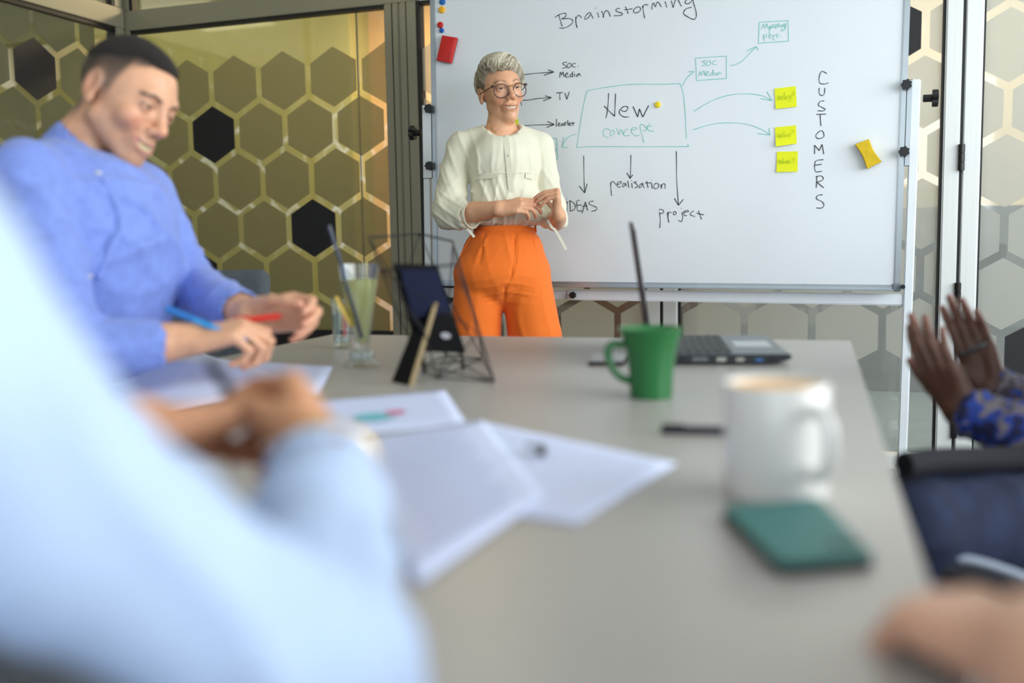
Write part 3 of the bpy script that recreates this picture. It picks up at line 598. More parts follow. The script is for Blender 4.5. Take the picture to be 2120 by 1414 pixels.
MB().prism([p-so for p in (q0, q1, q2, q3)], nrm*.002).build('backing_card', mat('dark_navy_card', (23, 28, 52), .8, spec=.15, noise=.05), SGN)
stt = mid(mid(tl, tr, .62), mid(bl, br, .62), .42); fa, fb = onZ(810, 790, ZT), onZ(846, 799, ZT); fd = (fb-fa)
MB().prism([p-so for p in (stt-fd*.62+nrm*.002, stt+nrm*.002, fb, fa)], (fd/np.linalg.norm(fd))*-.002+np.array([.0, .012, 0])).build('strut', SB, SGN, bev=.001)
e0 = stt+nrm*.002; sv = np.array([CR[0], CR[1], 0]); 
MB().prism([p-so for p in (e0, e0+sv*.0055, fb+sv*.006, fb)], np.array([.0, .008, 0])).build('strut_edge', mat('pale_birch_edge', (158, 138, 102), .6, noise=.12, nscale=30, stretch=(40, 40, 4)), SGN)
lbq = mid(mid(tl, tr, .66), mid(bl, br, .66), .80)+nrm*.001
lu = (tr-tl)/np.linalg.norm(tr-tl); lv = (bl-tl)/np.linalg.norm(bl-tl)
MB().prism([lbq-so+lu*(.012*math.cos(a))+lv*(.007*math.sin(a)) for a in np.linspace(0, 2*math.pi, 17)[:-1]], nrm*.001).build('sticker', mat('white_sticker', (150, 150, 156), .6, noise=.03), SGN)
for p in (mid(bl, br, .08), mid(bl, br, .92)):
    q = p.copy(); q[2] = ZT; q = q-CF*0; MB().tube([p-so-nrm*.004, q-so-nrm*.004+np.array([0, .01, 0])], .003, 8).build('wire_foot', BLACK_PLASTIC, SGN)
WIRE = mat('black_wire', (28, 26, 30), .45, .4, noise=.05)
BK = empty('wire_basket', tuple(onZ(955, 765, ZT))); tag(BK, 'black geometric wire basket standing behind the small black sign', 'basket'); bo = np.array(BK.location)
zb = ZT+.004
bot = [onZ(x, y, zb) for x, y in ((1023, 789), (905, 782), (872, 757), (925, 735), (1000, 742))]
dref = [float((p-CC)@CF) for p in bot]
midr = [at(x, y, d) for (x, y), d in zip(((990, 690), (880, 690), (820, 640), (930, 620), (980, 640)), dref)]
top = [at(x, y, d) for (x, y), d in zip(((945, 548), (790, 560), (764, 492), (868, 484), (938, 500)), dref)]
def wire(a, b, r=.0013): MB().tube([a-bo, (a+b)/2-bo, b-bo], r, 6).build('wire', WIRE, BK, smooth=True)
for k in range(5):
    j = (k+1) % 5
    wire(bot[k], bot[j]); wire(top[k], top[j], .0022); wire(bot[k], midr[k]); wire(midr[k], top[k]); wire(bot[j], midr[k]); wire(midr[k], top[j]); wire(bot[k], bot[(k+2) % 5])

# ------------------------------------------------------------------ papers
PAPER = mat('white_paper', (208, 216, 244), .8, noise=.015, nscale=6)
def sheet(corners, z, label, bend=0.0, edge=0, name='paper_sheet', hump=None):
    P = [np.array([*c[:2]]) for c in corners]; c = sum(P)/4; N = 14; V = []
    for j in range(N+1):
        for i in range(N+1):
            s, t = i/N, j/N; p = (P[0]*(1-s)+P[1]*s)*(1-t)+(P[3]*(1-s)+P[2]*s)*t
            h = bend*((s if edge == 0 else (1-t) if edge == 1 else t)**2.5)
            if hump: h += hump*math.sin(math.pi*min(1, t*1.0))*math.sin(math.pi*s)**2
            V.append((p[0]-c[0], p[1]-c[1], h))
    M_ = N+1
    o = pydata(name, V, [(j*M_+i, j*M_+i+1, (j+1)*M_+i+1, (j+1)*M_+i) for j in range(N) for i in range(N)], PAPER, smooth=True); o.location = (c[0], c[1], z)
    s = o.modifiers.new('th', 'SOLIDIFY'); s.thickness = .0005; s.offset = 1
    tag(o, label, 'paper'); return o, P, c
INK = mat('printed_text_ink', (176, 180, 206), .8, noise=.05)
def printed(o, P, c, lines, s0, s1, t0, t1, m=INK, th=.0025, z=.0012):
    mb = MB()
    for k in range(lines):
        t = t0+(t1-t0)*k/max(1, lines-1); e = s1-(.12 if k % 4 == 3 else 0)*(s1-s0)
        f = lambda s, t: (P[0]*(1-s)+P[1]*s)*(1-t)+(P[3]*(1-s)+P[2]*s)*t-c
        a, b = f(s0, t), f(e, t); d = f(s0, t+.008)-a
        mb.add([(*a, z), (*b, z), (*(b+d), z), (*(a+d), z)], [(0, 1, 2, 3)])
    mb.build('printed_text', m, o)
oz = lambda x, y: onZ(x, y, ZT)
s1_ = sheet([oz(560, 838), oz(921, 808), oz(966, 878), oz(560, 915)], ZT+.0006, 'white sheet with a small coloured chart lying behind the stapled pages')
cm = MB(); p = oz(785, 862)[:2]-s1_[2]
def blob(px, py, rx, ry, m, o, c, z):
    p = oz(px, py)[:2]-c; mb = MB(); a1 = CR[:2]*rx; a2 = CF[:2]*ry
    mb.add([(p[0], p[1], z)]+[(p[0]+a1[0]*math.cos(a)+a2[0]*math.sin(a), p[1]+a1[1]*math.cos(a)+a2[1]*math.sin(a), z) for a in np.linspace(0, 2*math.pi, 25)[:-1]], [(0, k+1, (k+1) % 24+1) for k in range(24)])
    mb.build('chart', m, o)
blob(775, 865, .03, .035, mat('teal_print', (110, 186, 196), .8, noise=.05), s1_[0], s1_[2], .0012)
blob(818, 856, .016, .022, mat('pink_print', (214, 120, 160), .8, noise=.05), s1_[0], s1_[2], .0014)
s2_ = sheet([oz(600, 925), oz(985, 872), oz(1135, 905), oz(862, 1222)][0:0] or [oz(735, 910), oz(1000, 873), oz(1128, 1035), oz(858, 1222)], ZT+.003, 'printed stapled pages half under the pale blue sleeve', hump=.004)
printed(*s2_, 16, .12, .8, .12, .92, z=.006)
s3_ = sheet([oz(985, 872), oz(1402, 962), oz(1192, 1088), oz(1040, 1068)], ZT+.0015, 'white page with a black clip, its free corner pointing at the pen')
cl = empty('binder_clip', tuple(oz(1113, 945))); cl.location[2] = ZT+.0105; tag(cl, 'small black binder clip gripping the white page', 'clip')
a1 = oz(1105, 912)-oz(1120, 975); a1 /= np.linalg.norm(a1); a2 = np.cross(a1, z3)
MB().prism([a1*-.016+z3*-.006, a1*.016+z3*-.006, a1*.016+z3*.001, a1*-.016+z3*.001], a2*.009).build('body', BLACK_PLASTIC, cl, bev=.001)
MB().tube(catmull([a1*-.008+z3*.001, a1*-.006+a2*-.012+z3*.004, a1*.006+a2*-.012+z3*.004, a1*.008+z3*.001], 5), .0009, 6).build('handle', WIRE, cl)
s4_ = sheet([oz(355, 742), oz(690, 762), oz(660, 815), oz(200, 812)], ZT+.0008, 'curling white notepad page under the hands holding the pen', bend=.003, edge=1)
s5_ = sheet([oz(180, 775), oz(420, 735), oz(640, 800), oz(300, 860)], ZT+.004, 'white page with a raised hump in front of the man in blue', hump=.02)
# ------------------------------------------------------------------ smooth solid modelling for the people
def V3(*a): return np.array(a, float)
def nz(v): v = np.array(v, float); return v/np.linalg.norm(v)
class Sdf:
    def __init__(s): s.ops = []; s.disp = None
    def _p(s, op, fn, c, R, k): s.ops.append((op, fn, np.array(c, float), R, k)); return s
    def cap(s, a, b, ra, rb=None, k=.01, op='add'):
        a = np.array(a, float); b = np.array(b, float); rb = ra if rb is None else rb; ab = b-a; L2 = max(ab@ab, 1e-12)
        def fn(P):
            t = np.clip(((P-a)@ab)/L2, 0, 1); q = P-a-t[:, None]*ab
            return np.sqrt(np.einsum('ij,ij->i', q, q))-(ra+(rb-ra)*t)
        return s._p(op, fn, (a+b)/2, math.sqrt(L2)/2+max(ra, rb), k)
    def chain(s, pts, rs, k=.01, op='add'):
        rs = [rs]*len(pts) if np.isscalar(rs) else rs
        for i in range(len(pts)-1): s.cap(pts[i], pts[i+1], rs[i], rs[i+1], k if i == 0 else max(k*.5, .004), op)
        return s
    def ell(s, c, r, R=None, k=.01, op='add'):
        c = np.array(c, float); r = np.array([r]*3 if np.isscalar(r) else r, float); R = np.eye(3) if R is None else np.array(R, float)
        def fn(P):
            q = (P-c)@R.T; k0 = np.sqrt(((q/r)**2).sum(1)); k1 = np.sqrt(((q/(r*r))**2).sum(1))
            return np.where(k1 > 1e-9, k0*(k0-1)/np.maximum(k1, 1e-9), -r.min())
        return s._p(op, fn, c, r.max(), k)
    def box(s, c, half, R=None, rad=.005, k=.005, op='add'):
        c = np.array(c, float); hf = np.array(half, float)-rad; R = np.eye(3) if R is None else np.array(R, float)
        def fn(P):
            q = np.abs((P-c)@R.T)-hf
            return np.sqrt((np.maximum(q, 0)**2).sum(1))+np.minimum(q.max(1), 0)-rad
        return s._p(op, fn, c, np.linalg.norm(half), k)
    def half(s, p, n, k=.004):
        p = np.array(p, float); n = nz(n)
        return s._p('cut', lambda P: (P-p)@n, p, 1e9, k)
    def eval(s, P, ops):
        d = np.full(len(P), 10.0)
        for op, fn, c, R, k in ops:
            e = fn(P)
            if op == 'add':
                h = np.maximum(k-np.abs(d-e), 0)/k; d = np.minimum(d, e)-h*h*k*.25
            else:
                e = -e if op == 'sub' else e
                h = np.maximum(k-np.abs(d-e), 0)/k; d = np.maximum(d, e)+h*h*k*.25
        if s.disp is not None: d = d-s.disp(P)
        return d
    def mesh(s, h, B=10):
        adds = [o for o in s.ops if o[0] == 'add']
        lo = np.min([o[2]-o[3] for o in adds], 0)-3*h-.012; hi = np.max([o[2]+o[3] for o in adds], 0)+3*h+.012
        nb = np.ceil((hi-lo)/(h*B)).astype(int); n = nb*B+1
        D = np.full(n, 10.0, np.float32)
        gi = np.stack(np.meshgrid(*[np.arange(k) for k in nb], indexing='ij'), -1).reshape(-1, 3)
        C = lo+(gi+.5)*B*h; rad = B*h*.87
        near = np.full(len(C), 10.0)
        for o in adds: near = np.minimum(near, np.sqrt(((C-o[2])**2).sum(1))-o[3])
        keep = np.where(near < rad+.03)[0]
        d0 = s.eval(C[keep], s.ops); keep = keep[np.abs(d0) < rad*1.7+.012]
        ar = np.arange(B+1); loc = np.stack(np.meshgrid(ar, ar, ar, indexing='ij'), -1).reshape(-1, 3)
        for b in keep:
            c = C[b]; ops = [o for o in s.ops if o[3] > 1e8 or np.linalg.norm(c-o[2])-o[3] < rad+o[4]+.015]
            if not ops: continue
            i0 = gi[b]*B; P = lo+(i0+loc)*h
            D[i0[0]:i0[0]+B+1, i0[1]:i0[1]+B+1, i0[2]:i0[2]+B+1] = s.eval(P, ops).reshape(B+1, B+1, B+1)
        # surface nets
        ins = D < 0; cs = [(0, 0, 0), (1, 0, 0), (0, 1, 0), (1, 1, 0), (0, 0, 1), (1, 0, 1), (0, 1, 1), (1, 1, 1)]
        cnt = np.zeros(tuple(n-1), np.int8)
        for a, b, c in cs: cnt += ins[a:n[0]-1+a, b:n[1]-1+b, c:n[2]-1+c]
        act = np.argwhere((cnt > 0) & (cnt < 8))
        if len(act) == 0: return np.zeros((0, 3)), np.zeros((0, 4), int)
        val = np.stack([D[act[:, 0]+a, act[:, 1]+b, act[:, 2]+c] for a, b, c in cs], 1).astype(float)
        val = np.clip(val, -h*2, h*2)
        acc = np.zeros((len(act), 3)); num = np.zeros(len(act))
        for i in range(8):
            for j in range(i+1, 8):
                if sum(x != y for x, y in zip(cs[i], cs[j])) != 1: continue
                m = (val[:, i] < 0) != (val[:, j] < 0); t = np.where(m, val[:, i]/np.where(m, val[:, i]-val[:, j], 1), 0)
                p = np.array(cs[i])+t[:, None]*(np.array(cs[j])-np.array(cs[i])); acc += p*m[:, None]; num += m
        V = lo+(act+acc/num[:, None])*h
        idx = -np.ones(tuple(n-1), np.int32); idx[tuple(act.T)] = np.arange(len(act)); F = []
        for ax in range(3):
            u, v = [(1, 2), (2, 0), (0, 1)][ax]
            a = ins; sl0 = [slice(None)]*3; sl1 = [slice(None)]*3; sl0[ax] = slice(0, -1); sl1[ax] = slice(1, None)
            e = np.argwhere(ins[tuple(sl0)] != ins[tuple(sl1)]); e = e[(e[:, u] > 0) & (e[:, v] > 0) & (e[:, u] < n[u]-1) & (e[:, v] < n[v]-1)]
            flip = ins[tuple(e.T)]
            q = []
            for du, dv in ((-1, -1), (0, -1), (0, 0), (-1, 0)):
                w = e.copy(); w[:, u] += du; w[:, v] += dv; q.append(idx[tuple(w.T)])
            q = np.stack(q, 1); q[~flip] = q[~flip][:, ::-1]; F.append(q[(q >= 0).all(1)])
        return V, np.concatenate(F)
def sdf_objs(name, parts, m, parent=None, loc=(0, 0, 0), color=None):
    """parts: list of (Sdf, voxel); joined into one mesh object"""
    Vs, Fs, n = [], [], 0
    for sd, h in parts:
        V, F = sd.mesh(h); Vs.append(V); Fs.append(F+n); n += len(V)
    V = np.concatenate(Vs); F = np.concatenate(Fs); me = bpy.data.meshes.new(name); Vl = V-np.array(loc)
    me.vertices.add(len(V)); me.vertices.foreach_set('co', Vl.astype(np.float32).ravel())
    me.loops.add(F.size); me.loops.foreach_set('vertex_index', F.astype(np.int32).ravel())
    me.polygons.add(len(F)); me.polygons.foreach_set('loop_start', np.arange(0, F.size, 4, dtype=np.int32)); me.polygons.foreach_set('loop_total', np.full(len(F), 4, np.int32))
    me.update(calc_edges=True); me.validate(); me.polygons.foreach_set('use_smooth', np.ones(len(me.polygons), bool))
    if color is not None:
        c = color(V); a = me.color_attributes.new('Col', 'FLOAT_COLOR', 'POINT'); a.data.foreach_set('color', np.concatenate([c, np.ones((len(c), 1))], 1).astype(np.float32).ravel())
    o = link(name, me, m, parent)
    return o
class Fr:
    def __init__(s, o, X, Y, Z): s.o = np.array(o, float); s.R = np.array([nz(X), nz(Y), nz(Z)])
    def w(s, x, y=None, z=None):
        p = np.array(x, float) if y is None else np.array([x, y, z], float); return s.o+p@s.R
    def l(s, P): return (P-s.o)@s.R.T
def ortho(Y, Z):
    Y = nz(Y); X = nz(np.cross(Y, Z)); Z = np.cross(X, Y); return X, Y, Z
SKINM = mat('skin', (200, 150, 120), .43, attr=True, noise=.07, nscale=60, sss=.08, spec=.5)
def rgb(c): return np.array(lin(c))
def head(sd, H, sc=1.0, male=False, open_mouth=True, smile=1.0, squint=.0035, jawk=1.0):
    w = lambda x, y, z: H.w(x*sc, y*sc, z*sc); R = H.R; e = lambda c, r, k, op='add', Rr=None: sd.ell(w(*c), np.array(r)*sc, R if Rr is None else Rr@R, k*sc, op)
    jw = 1.08*jawk if male else jawk
    e((0, -.010, .030), (.0735, .094, .080), .02)
    e((0, .026, -.010), (.060, .064, .088), .03)
    for sx in (-1, 1):
        sd.cap(w(sx*.049*jw, .0, -.056), w(sx*.013, .064, -.099), .016*sc, .015*sc, .026*sc)
    e((0, .074, -.101), (.019*jw, .016, .015), .018)
    for sx in (-1, 1): e((sx*.041, .060, -.029), (.020, .020, .018), .018)
    sd.cap(w(-.034, .076, .020), w(.034, .076, .020), (.0125 if male else .0105)*sc, None, .016*sc)
    sd.cap(w(0, .084, .014), w(0, .108, -.028), .0072*sc, .0095*sc, .014*sc)
    e((0, .109, -.033), (.0105, .0105, .0095), .008)
    for sx in (-1, 1): e((sx*.0125, .098, -.037), (.0075, .0105, .0078), .006)
    e((0, .078, -.066), (.028, .019, .022), .020)
    for sx in (-1, 1): e((sx*.032, .097, .001), (.020, .017, .0130), .011, 'sub')
    ops0 = list(sd.ops); ys = np.linspace(.135, .02, 160)
    def sy(x, z):
        d = sd.eval(np.array([w(x, y, z) for y in ys]), ops0); return float(ys[int(np.argmax(d < 0))])
    H.sy = sy; on = lambda x, z, dy=0.0: (x, sy(x, z)+dy, z)
    for sx in (-1, 1):
        sd.chain([w(*on(sx*.0175, -.038, .0008)), w(*on(sx*.028, -.050, .0008)), w(*on(sx*.0365, -.066, .0008)), w(*on(sx*.037, -.084, .0012))], [.0022*sc, .0026*sc, .0026*sc, .0012*sc], .007*sc, 'sub')
    u = .007*smile
    up = [on(x, z) for x, z in ((-.029, -.068+u), (-.016, -.0655), (-.004, -.0632), (0, -.0640), (.004, -.0632), (.016, -.0655), (.029, -.068+u))]
    lo_ = [on(x, z) for x, z in ((-.028, -.069+u), (-.016, -.0775), (0, -.0812), (.016, -.0775), (.028, -.069+u))]
    H.lipU, H.lipL = up, lo_
    sd.chain([w(*p) for p in up], [.0012*sc, .0024*sc, .0028*sc, .0026*sc, .0028*sc, .0024*sc, .0012*sc], .004*sc)
    sd.chain([w(*p) for p in lo_], [.0012*sc, .0030*sc, .0036*sc, .0030*sc, .0012*sc], .004*sc)
    if open_mouth:
        gp = [on(x, z) for x, z in ((-.027, -.0685+u), (-.014, -.0705), (0, -.0725), (.014, -.0705), (.027, -.0685+u))]; H.gp = gp
        sd.chain([w(*p) for p in gp], [.0012*sc, .0042*sc, .0052*sc, .0042*sc, .0012*sc], .002*sc, 'sub')
    # lids and eye openings
    for sx in (-1, 1):
        e((sx*.032, .0755, .000), (.0152, .0145, .0145), .005)
        e((sx*.032, .094, -.0005), (.0125, .010, squint), .002, 'sub')
    for sx in (-1, 1):
        e((sx*.076, -.014, -.004), (.0075, .019, .031), .006); e((sx*.0775, -.006, -.030), (.006, .009, .011), .006)
        e((sx*.084, -.010, .000), (.0065, .011, .018), .004, 'sub')
    return up, lo_
def head_color(H, sc, skin, lip, brow, cheek=(214, 128, 104), stubble=None, fade=None, browy=(.030, .022)):
    s_, l_, b_, c_ = map(rgb, (skin, lip, brow, cheek)); lipU = [(-.031, .079, -.058), (-.016, .0955, -.0650), (0, .1005, -.0638), (.016, .0955, -.0650), (.031, .079, -.058)]
    lipL = [(-.030, .079, -.059), (-.016, .093, -.0790), (0, .0965, -.0835), (.016, .093, -.0790), (.030, .079, -.059)]
    def segd(q, pts):
        d = np.full(len(q), 9.0)
        for a, b in zip(pts[:-1], pts[1:]):
            a = np.array(a); b = np.array(b); t = np.clip(((q-a)@(b-a))/((b-a)@(b-a)), 0, 1); d = np.minimum(d, np.linalg.norm(q-a-t[:, None]*(b-a), axis=1))
        return d
    def fn(P):
        q = H.l(P)/sc; col = np.tile(s_, (len(P), 1))
        def mixin(c, f): 
            f = np.clip(f, 0, 1)[:, None]; col[:] = col*(1-f)+c*f
        inh = np.linalg.norm(q, axis=1) < .16
        for sx in (-1, 1): mixin(c_, .45*np.exp(-(np.linalg.norm(q-np.array([sx*.042, .075, -.034]), axis=1)/.020)**2))
        mixin(c_, .4*np.exp(-(np.linalg.norm(q-np.array([0, .115, -.034]), axis=1)/.014)**2))
        for sx in (-1, 1): mixin(c_, .35*np.exp(-(np.linalg.norm(q-np.array([sx*.078, -.01, -.005]), axis=1)/.024)**2))
        if stubble is not None:
            f = np.clip((-.040-q[:, 2])/.02, 0, 1)*np.clip((q[:, 1]+.035)/.03, 0, 1)*inh*np.clip((q[:, 2]+.15)/.02, 0, 1)
            f = f*(1-.75*np.exp(-((q[:, 0]/.03)**2+((q[:, 2]+.045)/.01)**2))); mixin(rgb(stubble), .32*f)
        mixin(l_, 1.1-np.minimum(segd(q, H.lipU), segd(q, H.lipL))/.0048)
        for sx in (-1, 1):
            bp = [(sx*.016, .092, browy[1]), (sx*.032, .092, browy[0]), (sx*.050, .076, browy[1])]
            mixin(b_, (.85-segd(q*np.array([1, .6, 1]), [(a, y*.6, z) for a, y, z in bp])/.0065)*1.6)
            ey = q-np.array([sx*.032, .09, 0]); rr = np.abs(np.sqrt((ey[:, 0]/.0135)**2+(ey[:, 2]/.0062)**2)-1); mixin(b_*.35+s_*.05, (.75-rr*1.6)*(ey[:, 1] > -.012)*(ey[:, 2] > -.002))
        if fade is not None:
            for fc, fn_ in fade: mixin(rgb(fc), fn_(q)*inh)
        return col
    return fn
def face_parts(H, sc, parent, loc, iris=(92, 66, 44), gaze=(0, 1, 0), teeth=True, teeth_col=(236, 226, 200), smile=1.0):
    EW = mat('eye_white', (196, 184, 174), .25, noise=.02); IR = mat('iris_%d_%d_%d' % iris, iris, .6, noise=.1, nscale=400); PU = mat('pupil', (8, 8, 9), .5, noise=.02)
    g = nz(np.array(gaze, float)@H.R)
    for sx in (-1, 1):
        c = H.w(sx*.032*sc, .0755*sc, 0); r = .0131*sc; sd = Sdf().ell(c, r); e = sdf_objs('eyeball', [(sd, .0017)], EW, parent, loc)
        ref = nz(np.cross(g, (0, 0, 1))); up = np.cross(ref, g)
        for nm, rr, off, m in (('iris', .0076*sc, .0004, IR), ('pupil', .0038*sc, .0009, PU)):
            N = 18; V = [c+g*(r+off)-np.array(loc)]; K = 4; Fc = [(0, k+1, (k+1) % N+1) for k in range(N)]
            for q in range(1, K+1):
                for k in range(N):
                    a = 2*math.pi*k/N; ra = rr*q/K; V.append(c+(ref*math.cos(a)+up*math.sin(a))*ra+g*(math.sqrt(r*r-ra*ra)+off)-np.array(loc))
            Fc += [(1+(q-1)*N+k, 1+q*N+k, 1+q*N+(k+1) % N, 1+(q-1)*N+(k+1) % N) for q in range(1, K) for k in range(N)]
            pydata(nm, V, Fc, m, parent, True)
    if teeth:
        mb = MB(); V = []; u = .007*smile
        N = 16
        for k in range(N+1):
            t = -1+2*k/N; x = .024*t; zc = -.0720+u*.75*abs(t)**1.8; y = H.sy(x, zc)-.0034; hh = .0050*(1-.6*t*t)
            for z in (zc+hh*.9, zc-hh*.7): V.append(H.w(x*sc, y*sc, z*sc)-np.array(loc))
        mb.add(V, [(2*k, 2*k+2, 2*k+3, 2*k+1) for k in range(N)]); mb.build('teeth', mat('teeth_enamel_%d' % teeth_col[2], teeth_col, .3, noise=.03), parent, smooth=True)
FING = {'index': (.027, .088, (.043, .026, .021), .0082), 'middle': (.0085, .093, (.048, .030, .022), .0085), 'ring': (-.0105, .088, (.044, .028, .021), .0080), 'pinky': (-.0275, .078, (.035, .021, .019), .0070)}
def hand(sd, wrist, d, n, s, curls, thumb=(.55, .35, .5, .2), sc=1.0, spread=.06, k=.0035, wr=.026, nails=None):
    """d: towards the fingers, n: out of the palm, s: towards the thumb. curls per finger (mcp, pip, dip) in radians
    thumb: (out of plane, outward angle, mcp bend, ip bend)"""
    d = nz(d); n = nz(np.array(n)-d*(np.array(n)@d)); s = nz(np.array(s)-d*(np.array(s)@d)-n*(np.array(s)@n)); wrist = np.array(wrist, float); tips = {}
    P = lambda l, f, o=0: wrist+s*l*sc+d*f*sc+n*o*sc
    sd.cap(P(.014, .0), P(-.014, .0), wr*.72*sc, None, .012*sc)
    for nm, (lat, fw, ph, r) in FING.items():
        sd.cap(P(lat*.62, .012), P(lat, fw-.004), .0135*sc, .0108*sc, .012*sc)
    sd.cap(P(.020, .03, .008), P(.012, .062, .006), .016*sc, .010*sc, .012*sc)   # ball of the thumb
    sd.cap(P(-.022, .02, .006), P(-.022, .06, .005), .013*sc, .010*sc, .012*sc)
    for (nm, (lat, fw, ph, r)), cu in zip(FING.items(), curls):
        r = r*1.1
        a = 0; q = P(lat, fw); sp = lat/.027*spread; pts = [q]; rs = [r*1.12*sc]
        for j in range(3):
            a += cu[j]; dr = d*math.cos(a)+n*math.sin(a)+s*sp*math.cos(a)*.9; q = q+nz(dr)*ph[j]*sc; pts.append(q); rs.append(r*sc*(1.0, .93, .78)[j])
        sd.cap(P(lat*.97, fw-.016), pts[0], r*1.15*sc, rs[0], .006*sc)
        for j in range(3): sd.cap(pts[j], pts[j+1], rs[j], rs[j+1], k*sc if j == 0 else .002*sc)
        tips[nm] = pts[-1]
        tips[nm+'_pts'] = pts
    op, oa, mb_, ib = thumb
    q0 = P(.022, .018, .006); dr = nz(d*math.cos(oa)+s*math.sin(oa)+n*math.sin(op)); q1 = q0+dr*.046*sc
    ax = nz(n*.55-s*.45); dr2 = nz(dr*math.cos(mb_)+nz(d*.75+ax*.35-s*.25)*math.sin(mb_)); q2 = q1+dr2*.035*sc
    dr3 = nz(dr2*math.cos(ib)+nz(d*.6-s*.6+n*.3)*math.sin(ib)); q3 = q2+dr3*.028*sc
    sd.cap(q0, q1, .0155*sc, .0115*sc, .010*sc); sd.cap(q1, q2, .0108*sc, .0098*sc, .003*sc); sd.cap(q2, q3, .0098*sc, .0078*sc, .003*sc)
    tips['thumb'] = q3; tips['thumb_pts'] = [q0, q1, q2, q3]
    return tips
def flat_color(c): 
    c = rgb(c); return lambda P: np.tile(c, (len(P), 1))
def hand_color(base, tips, tipc, nailc=None):
    b = rgb(base); t = rgb(tipc)
    def fn(P):
        col = np.tile(b, (len(P), 1))
        for k, p in tips.items():
            if isinstance(p, list):
                for q in p[1:-1]:
                    f = np.exp(-(np.linalg.norm(P-q, axis=1)/.009)**2)[:, None]*.35; col = col*(1-f)+t*f
            else:
                f = np.exp(-(np.linalg.norm(P-p, axis=1)/.012)**2)[:, None]*.6; col = col*(1-f)+t*f
        return col
    return fn
def wrinkles(fields):
    """sum of directed waves: (direction, wavelength, amplitude, centre, radius)"""
    F_ = [(nz(d), 2*math.pi/wl, am, None if c is None else np.array(c, float), r, ph) for d, wl, am, c, r, ph in fields]
    def fn(P):
        o = np.zeros(len(P)); wob = .35*np.sin(P[:, 0]*31+P[:, 2]*17)+.35*np.sin(P[:, 1]*27-P[:, 2]*23+1.3)
        for d, w, am, c, r, ph in F_:
            v = np.sin((P@d)*w+ph+wob*2.0); v = 1.2*np.exp(-3*(1-v))-.35
            if c is not None: v = v*np.exp(-((P-c)**2).sum(1)/(r*r))
            o += am*v
        return o
    return fn
# ------------------------------------------------------------------ the presenter
UP = V3(0, 0, 1)
PD = 3.70
def pp(x, y, fwd=0.0): return at(x, y, PD-fwd)
CRh = nz(V3(CR[0], CR[1], 0)); TOW = nz(V3(-CF[0], -CF[1], 0))
base = pp(1047, 520); base[2] = 0
PRS = empty('person', tuple(base)); tag(PRS, 'smiling woman in cream blouse and orange trousers standing before the whiteboard', 'person')
ya = math.radians(14); fB = TOW*math.cos(ya)+CRh*math.sin(ya)
BF = Fr(base, np.cross(UP, fB), fB, UP); RB = BF.R
yh = math.radians(21); fH = TOW*math.cos(yh)+CRh*math.sin(yh)+UP*.03; zH = nz(UP-CRh*.10); XH, YH, ZH = ortho(fH, zH)
HO = pp(1037, 190.5); HP = Fr(HO, XH, YH, ZH)
def bz(py): return pp(1047, py)[2]
skinP = (218, 164, 128)
def rpl(o, loc):
    return o
def finish(o, root):
    # keep the mesh in world space although it hangs under the thing's root
    o.matrix_parent_inverse = root.matrix_world.inverted(); return o
bpy.context.view_layer.update()
hs = Sdf(); head(hs, HP, 1.0, smile=1.0, squint=.0032, jawk=.9)
hs.cap(HP.w(0, -.032, -.055), pp(1037, 264, -.01), .044, .046, .012); hs.cap(pp(1038, 262), pp(1038, 300, -.02), .050, .075, .03)
hs.cap(pp(1038, 286, .0), pp(985, 290, -.01), .035, .03, .03); hs.cap(pp(1038, 286, .0), pp(1090, 289, -.02), .035, .03, .03)
# hands
a1 = Sdf(); wR = pp(1031, 432, .20); eR = pp(926, 446, .06)
a1.chain([eR, eR*.45+wR*.55, wR], [.042, .037, .0265], .012)
dR = nz(CRh*.95+UP*.12+TOW*.22); tipR = hand(a1, wR, dR, -TOW*.7-UP*.6+CRh*.1, UP*.9-TOW*.4, [(.30, .60, .3), (.40, .72, .35), (.45, .85, .4), (.48, .95, .45)], (.35, .42, .35, .3), .92, spread=.0)
a2 = Sdf(); wL = pp(1156, 446, .19); eL = pp(1149, 460, .03)
a2.chain([eL, eL*.5+wL*.5, wL], [.034, .034, .0265], .012)
dL = nz(UP*.95-CRh*.05+TOW*.25); tipL = hand(a2, wL, dL, -CRh*.95-TOW*.05, -TOW*.9+UP*.1, [(1.62, .32, .15), (1.68, .35, .2), (1.72, .4, .2), (1.75, .45, .3)], (.5, 1.4, .2, .3), .93, spread=.0)
bodyc = Sdf(); bodyc.ell(BF.w(0, -.02, 1.2), (.09, .05, .15), RB).cap(BF.w(-.09, 0, .86), BF.w(-.10, 0, .08), .07, .04).cap(BF.w(.09, 0, .86), BF.w(.10, 0, .08), .07, .04).ell(BF.w(0, 0, .92), (.13, .1, .12), RB, .05)
for sx in (-1, 1): bodyc.cap(BF.w(sx*.10, -.02, .075), BF.w(sx*.11, .12, .05), .038, .03, .02)
hc = head_color(HP, 1.0, skinP, (176, 96, 88), (150, 116, 90), (206, 122, 92)); t1 = hand_color(skinP, {**{k+'1': v for k, v in tipR.items()}, **{k+'2': v for k, v in tipL.items()}}, (206, 128, 106))
def pcol(P):
    c = hc(P); m = np.linalg.norm(P-HO, axis=1) > .2; c[m] = t1(P[m]); return c
bd = finish(sdf_objs('body', [(hs, .0024), (a1, .0026), (a2, .0026), (bodyc, .012)], SKINM, PRS, (0, 0, 0), pcol), PRS)
ff = empty('tmp'); bpy.data.objects.remove(ff)
n0 = set(bpy.data.objects)
face_parts(HP, 1.0, PRS, (0, 0, 0), (58, 42, 32), (.12, 1, -.05), True, (188, 172, 146), 1.0)
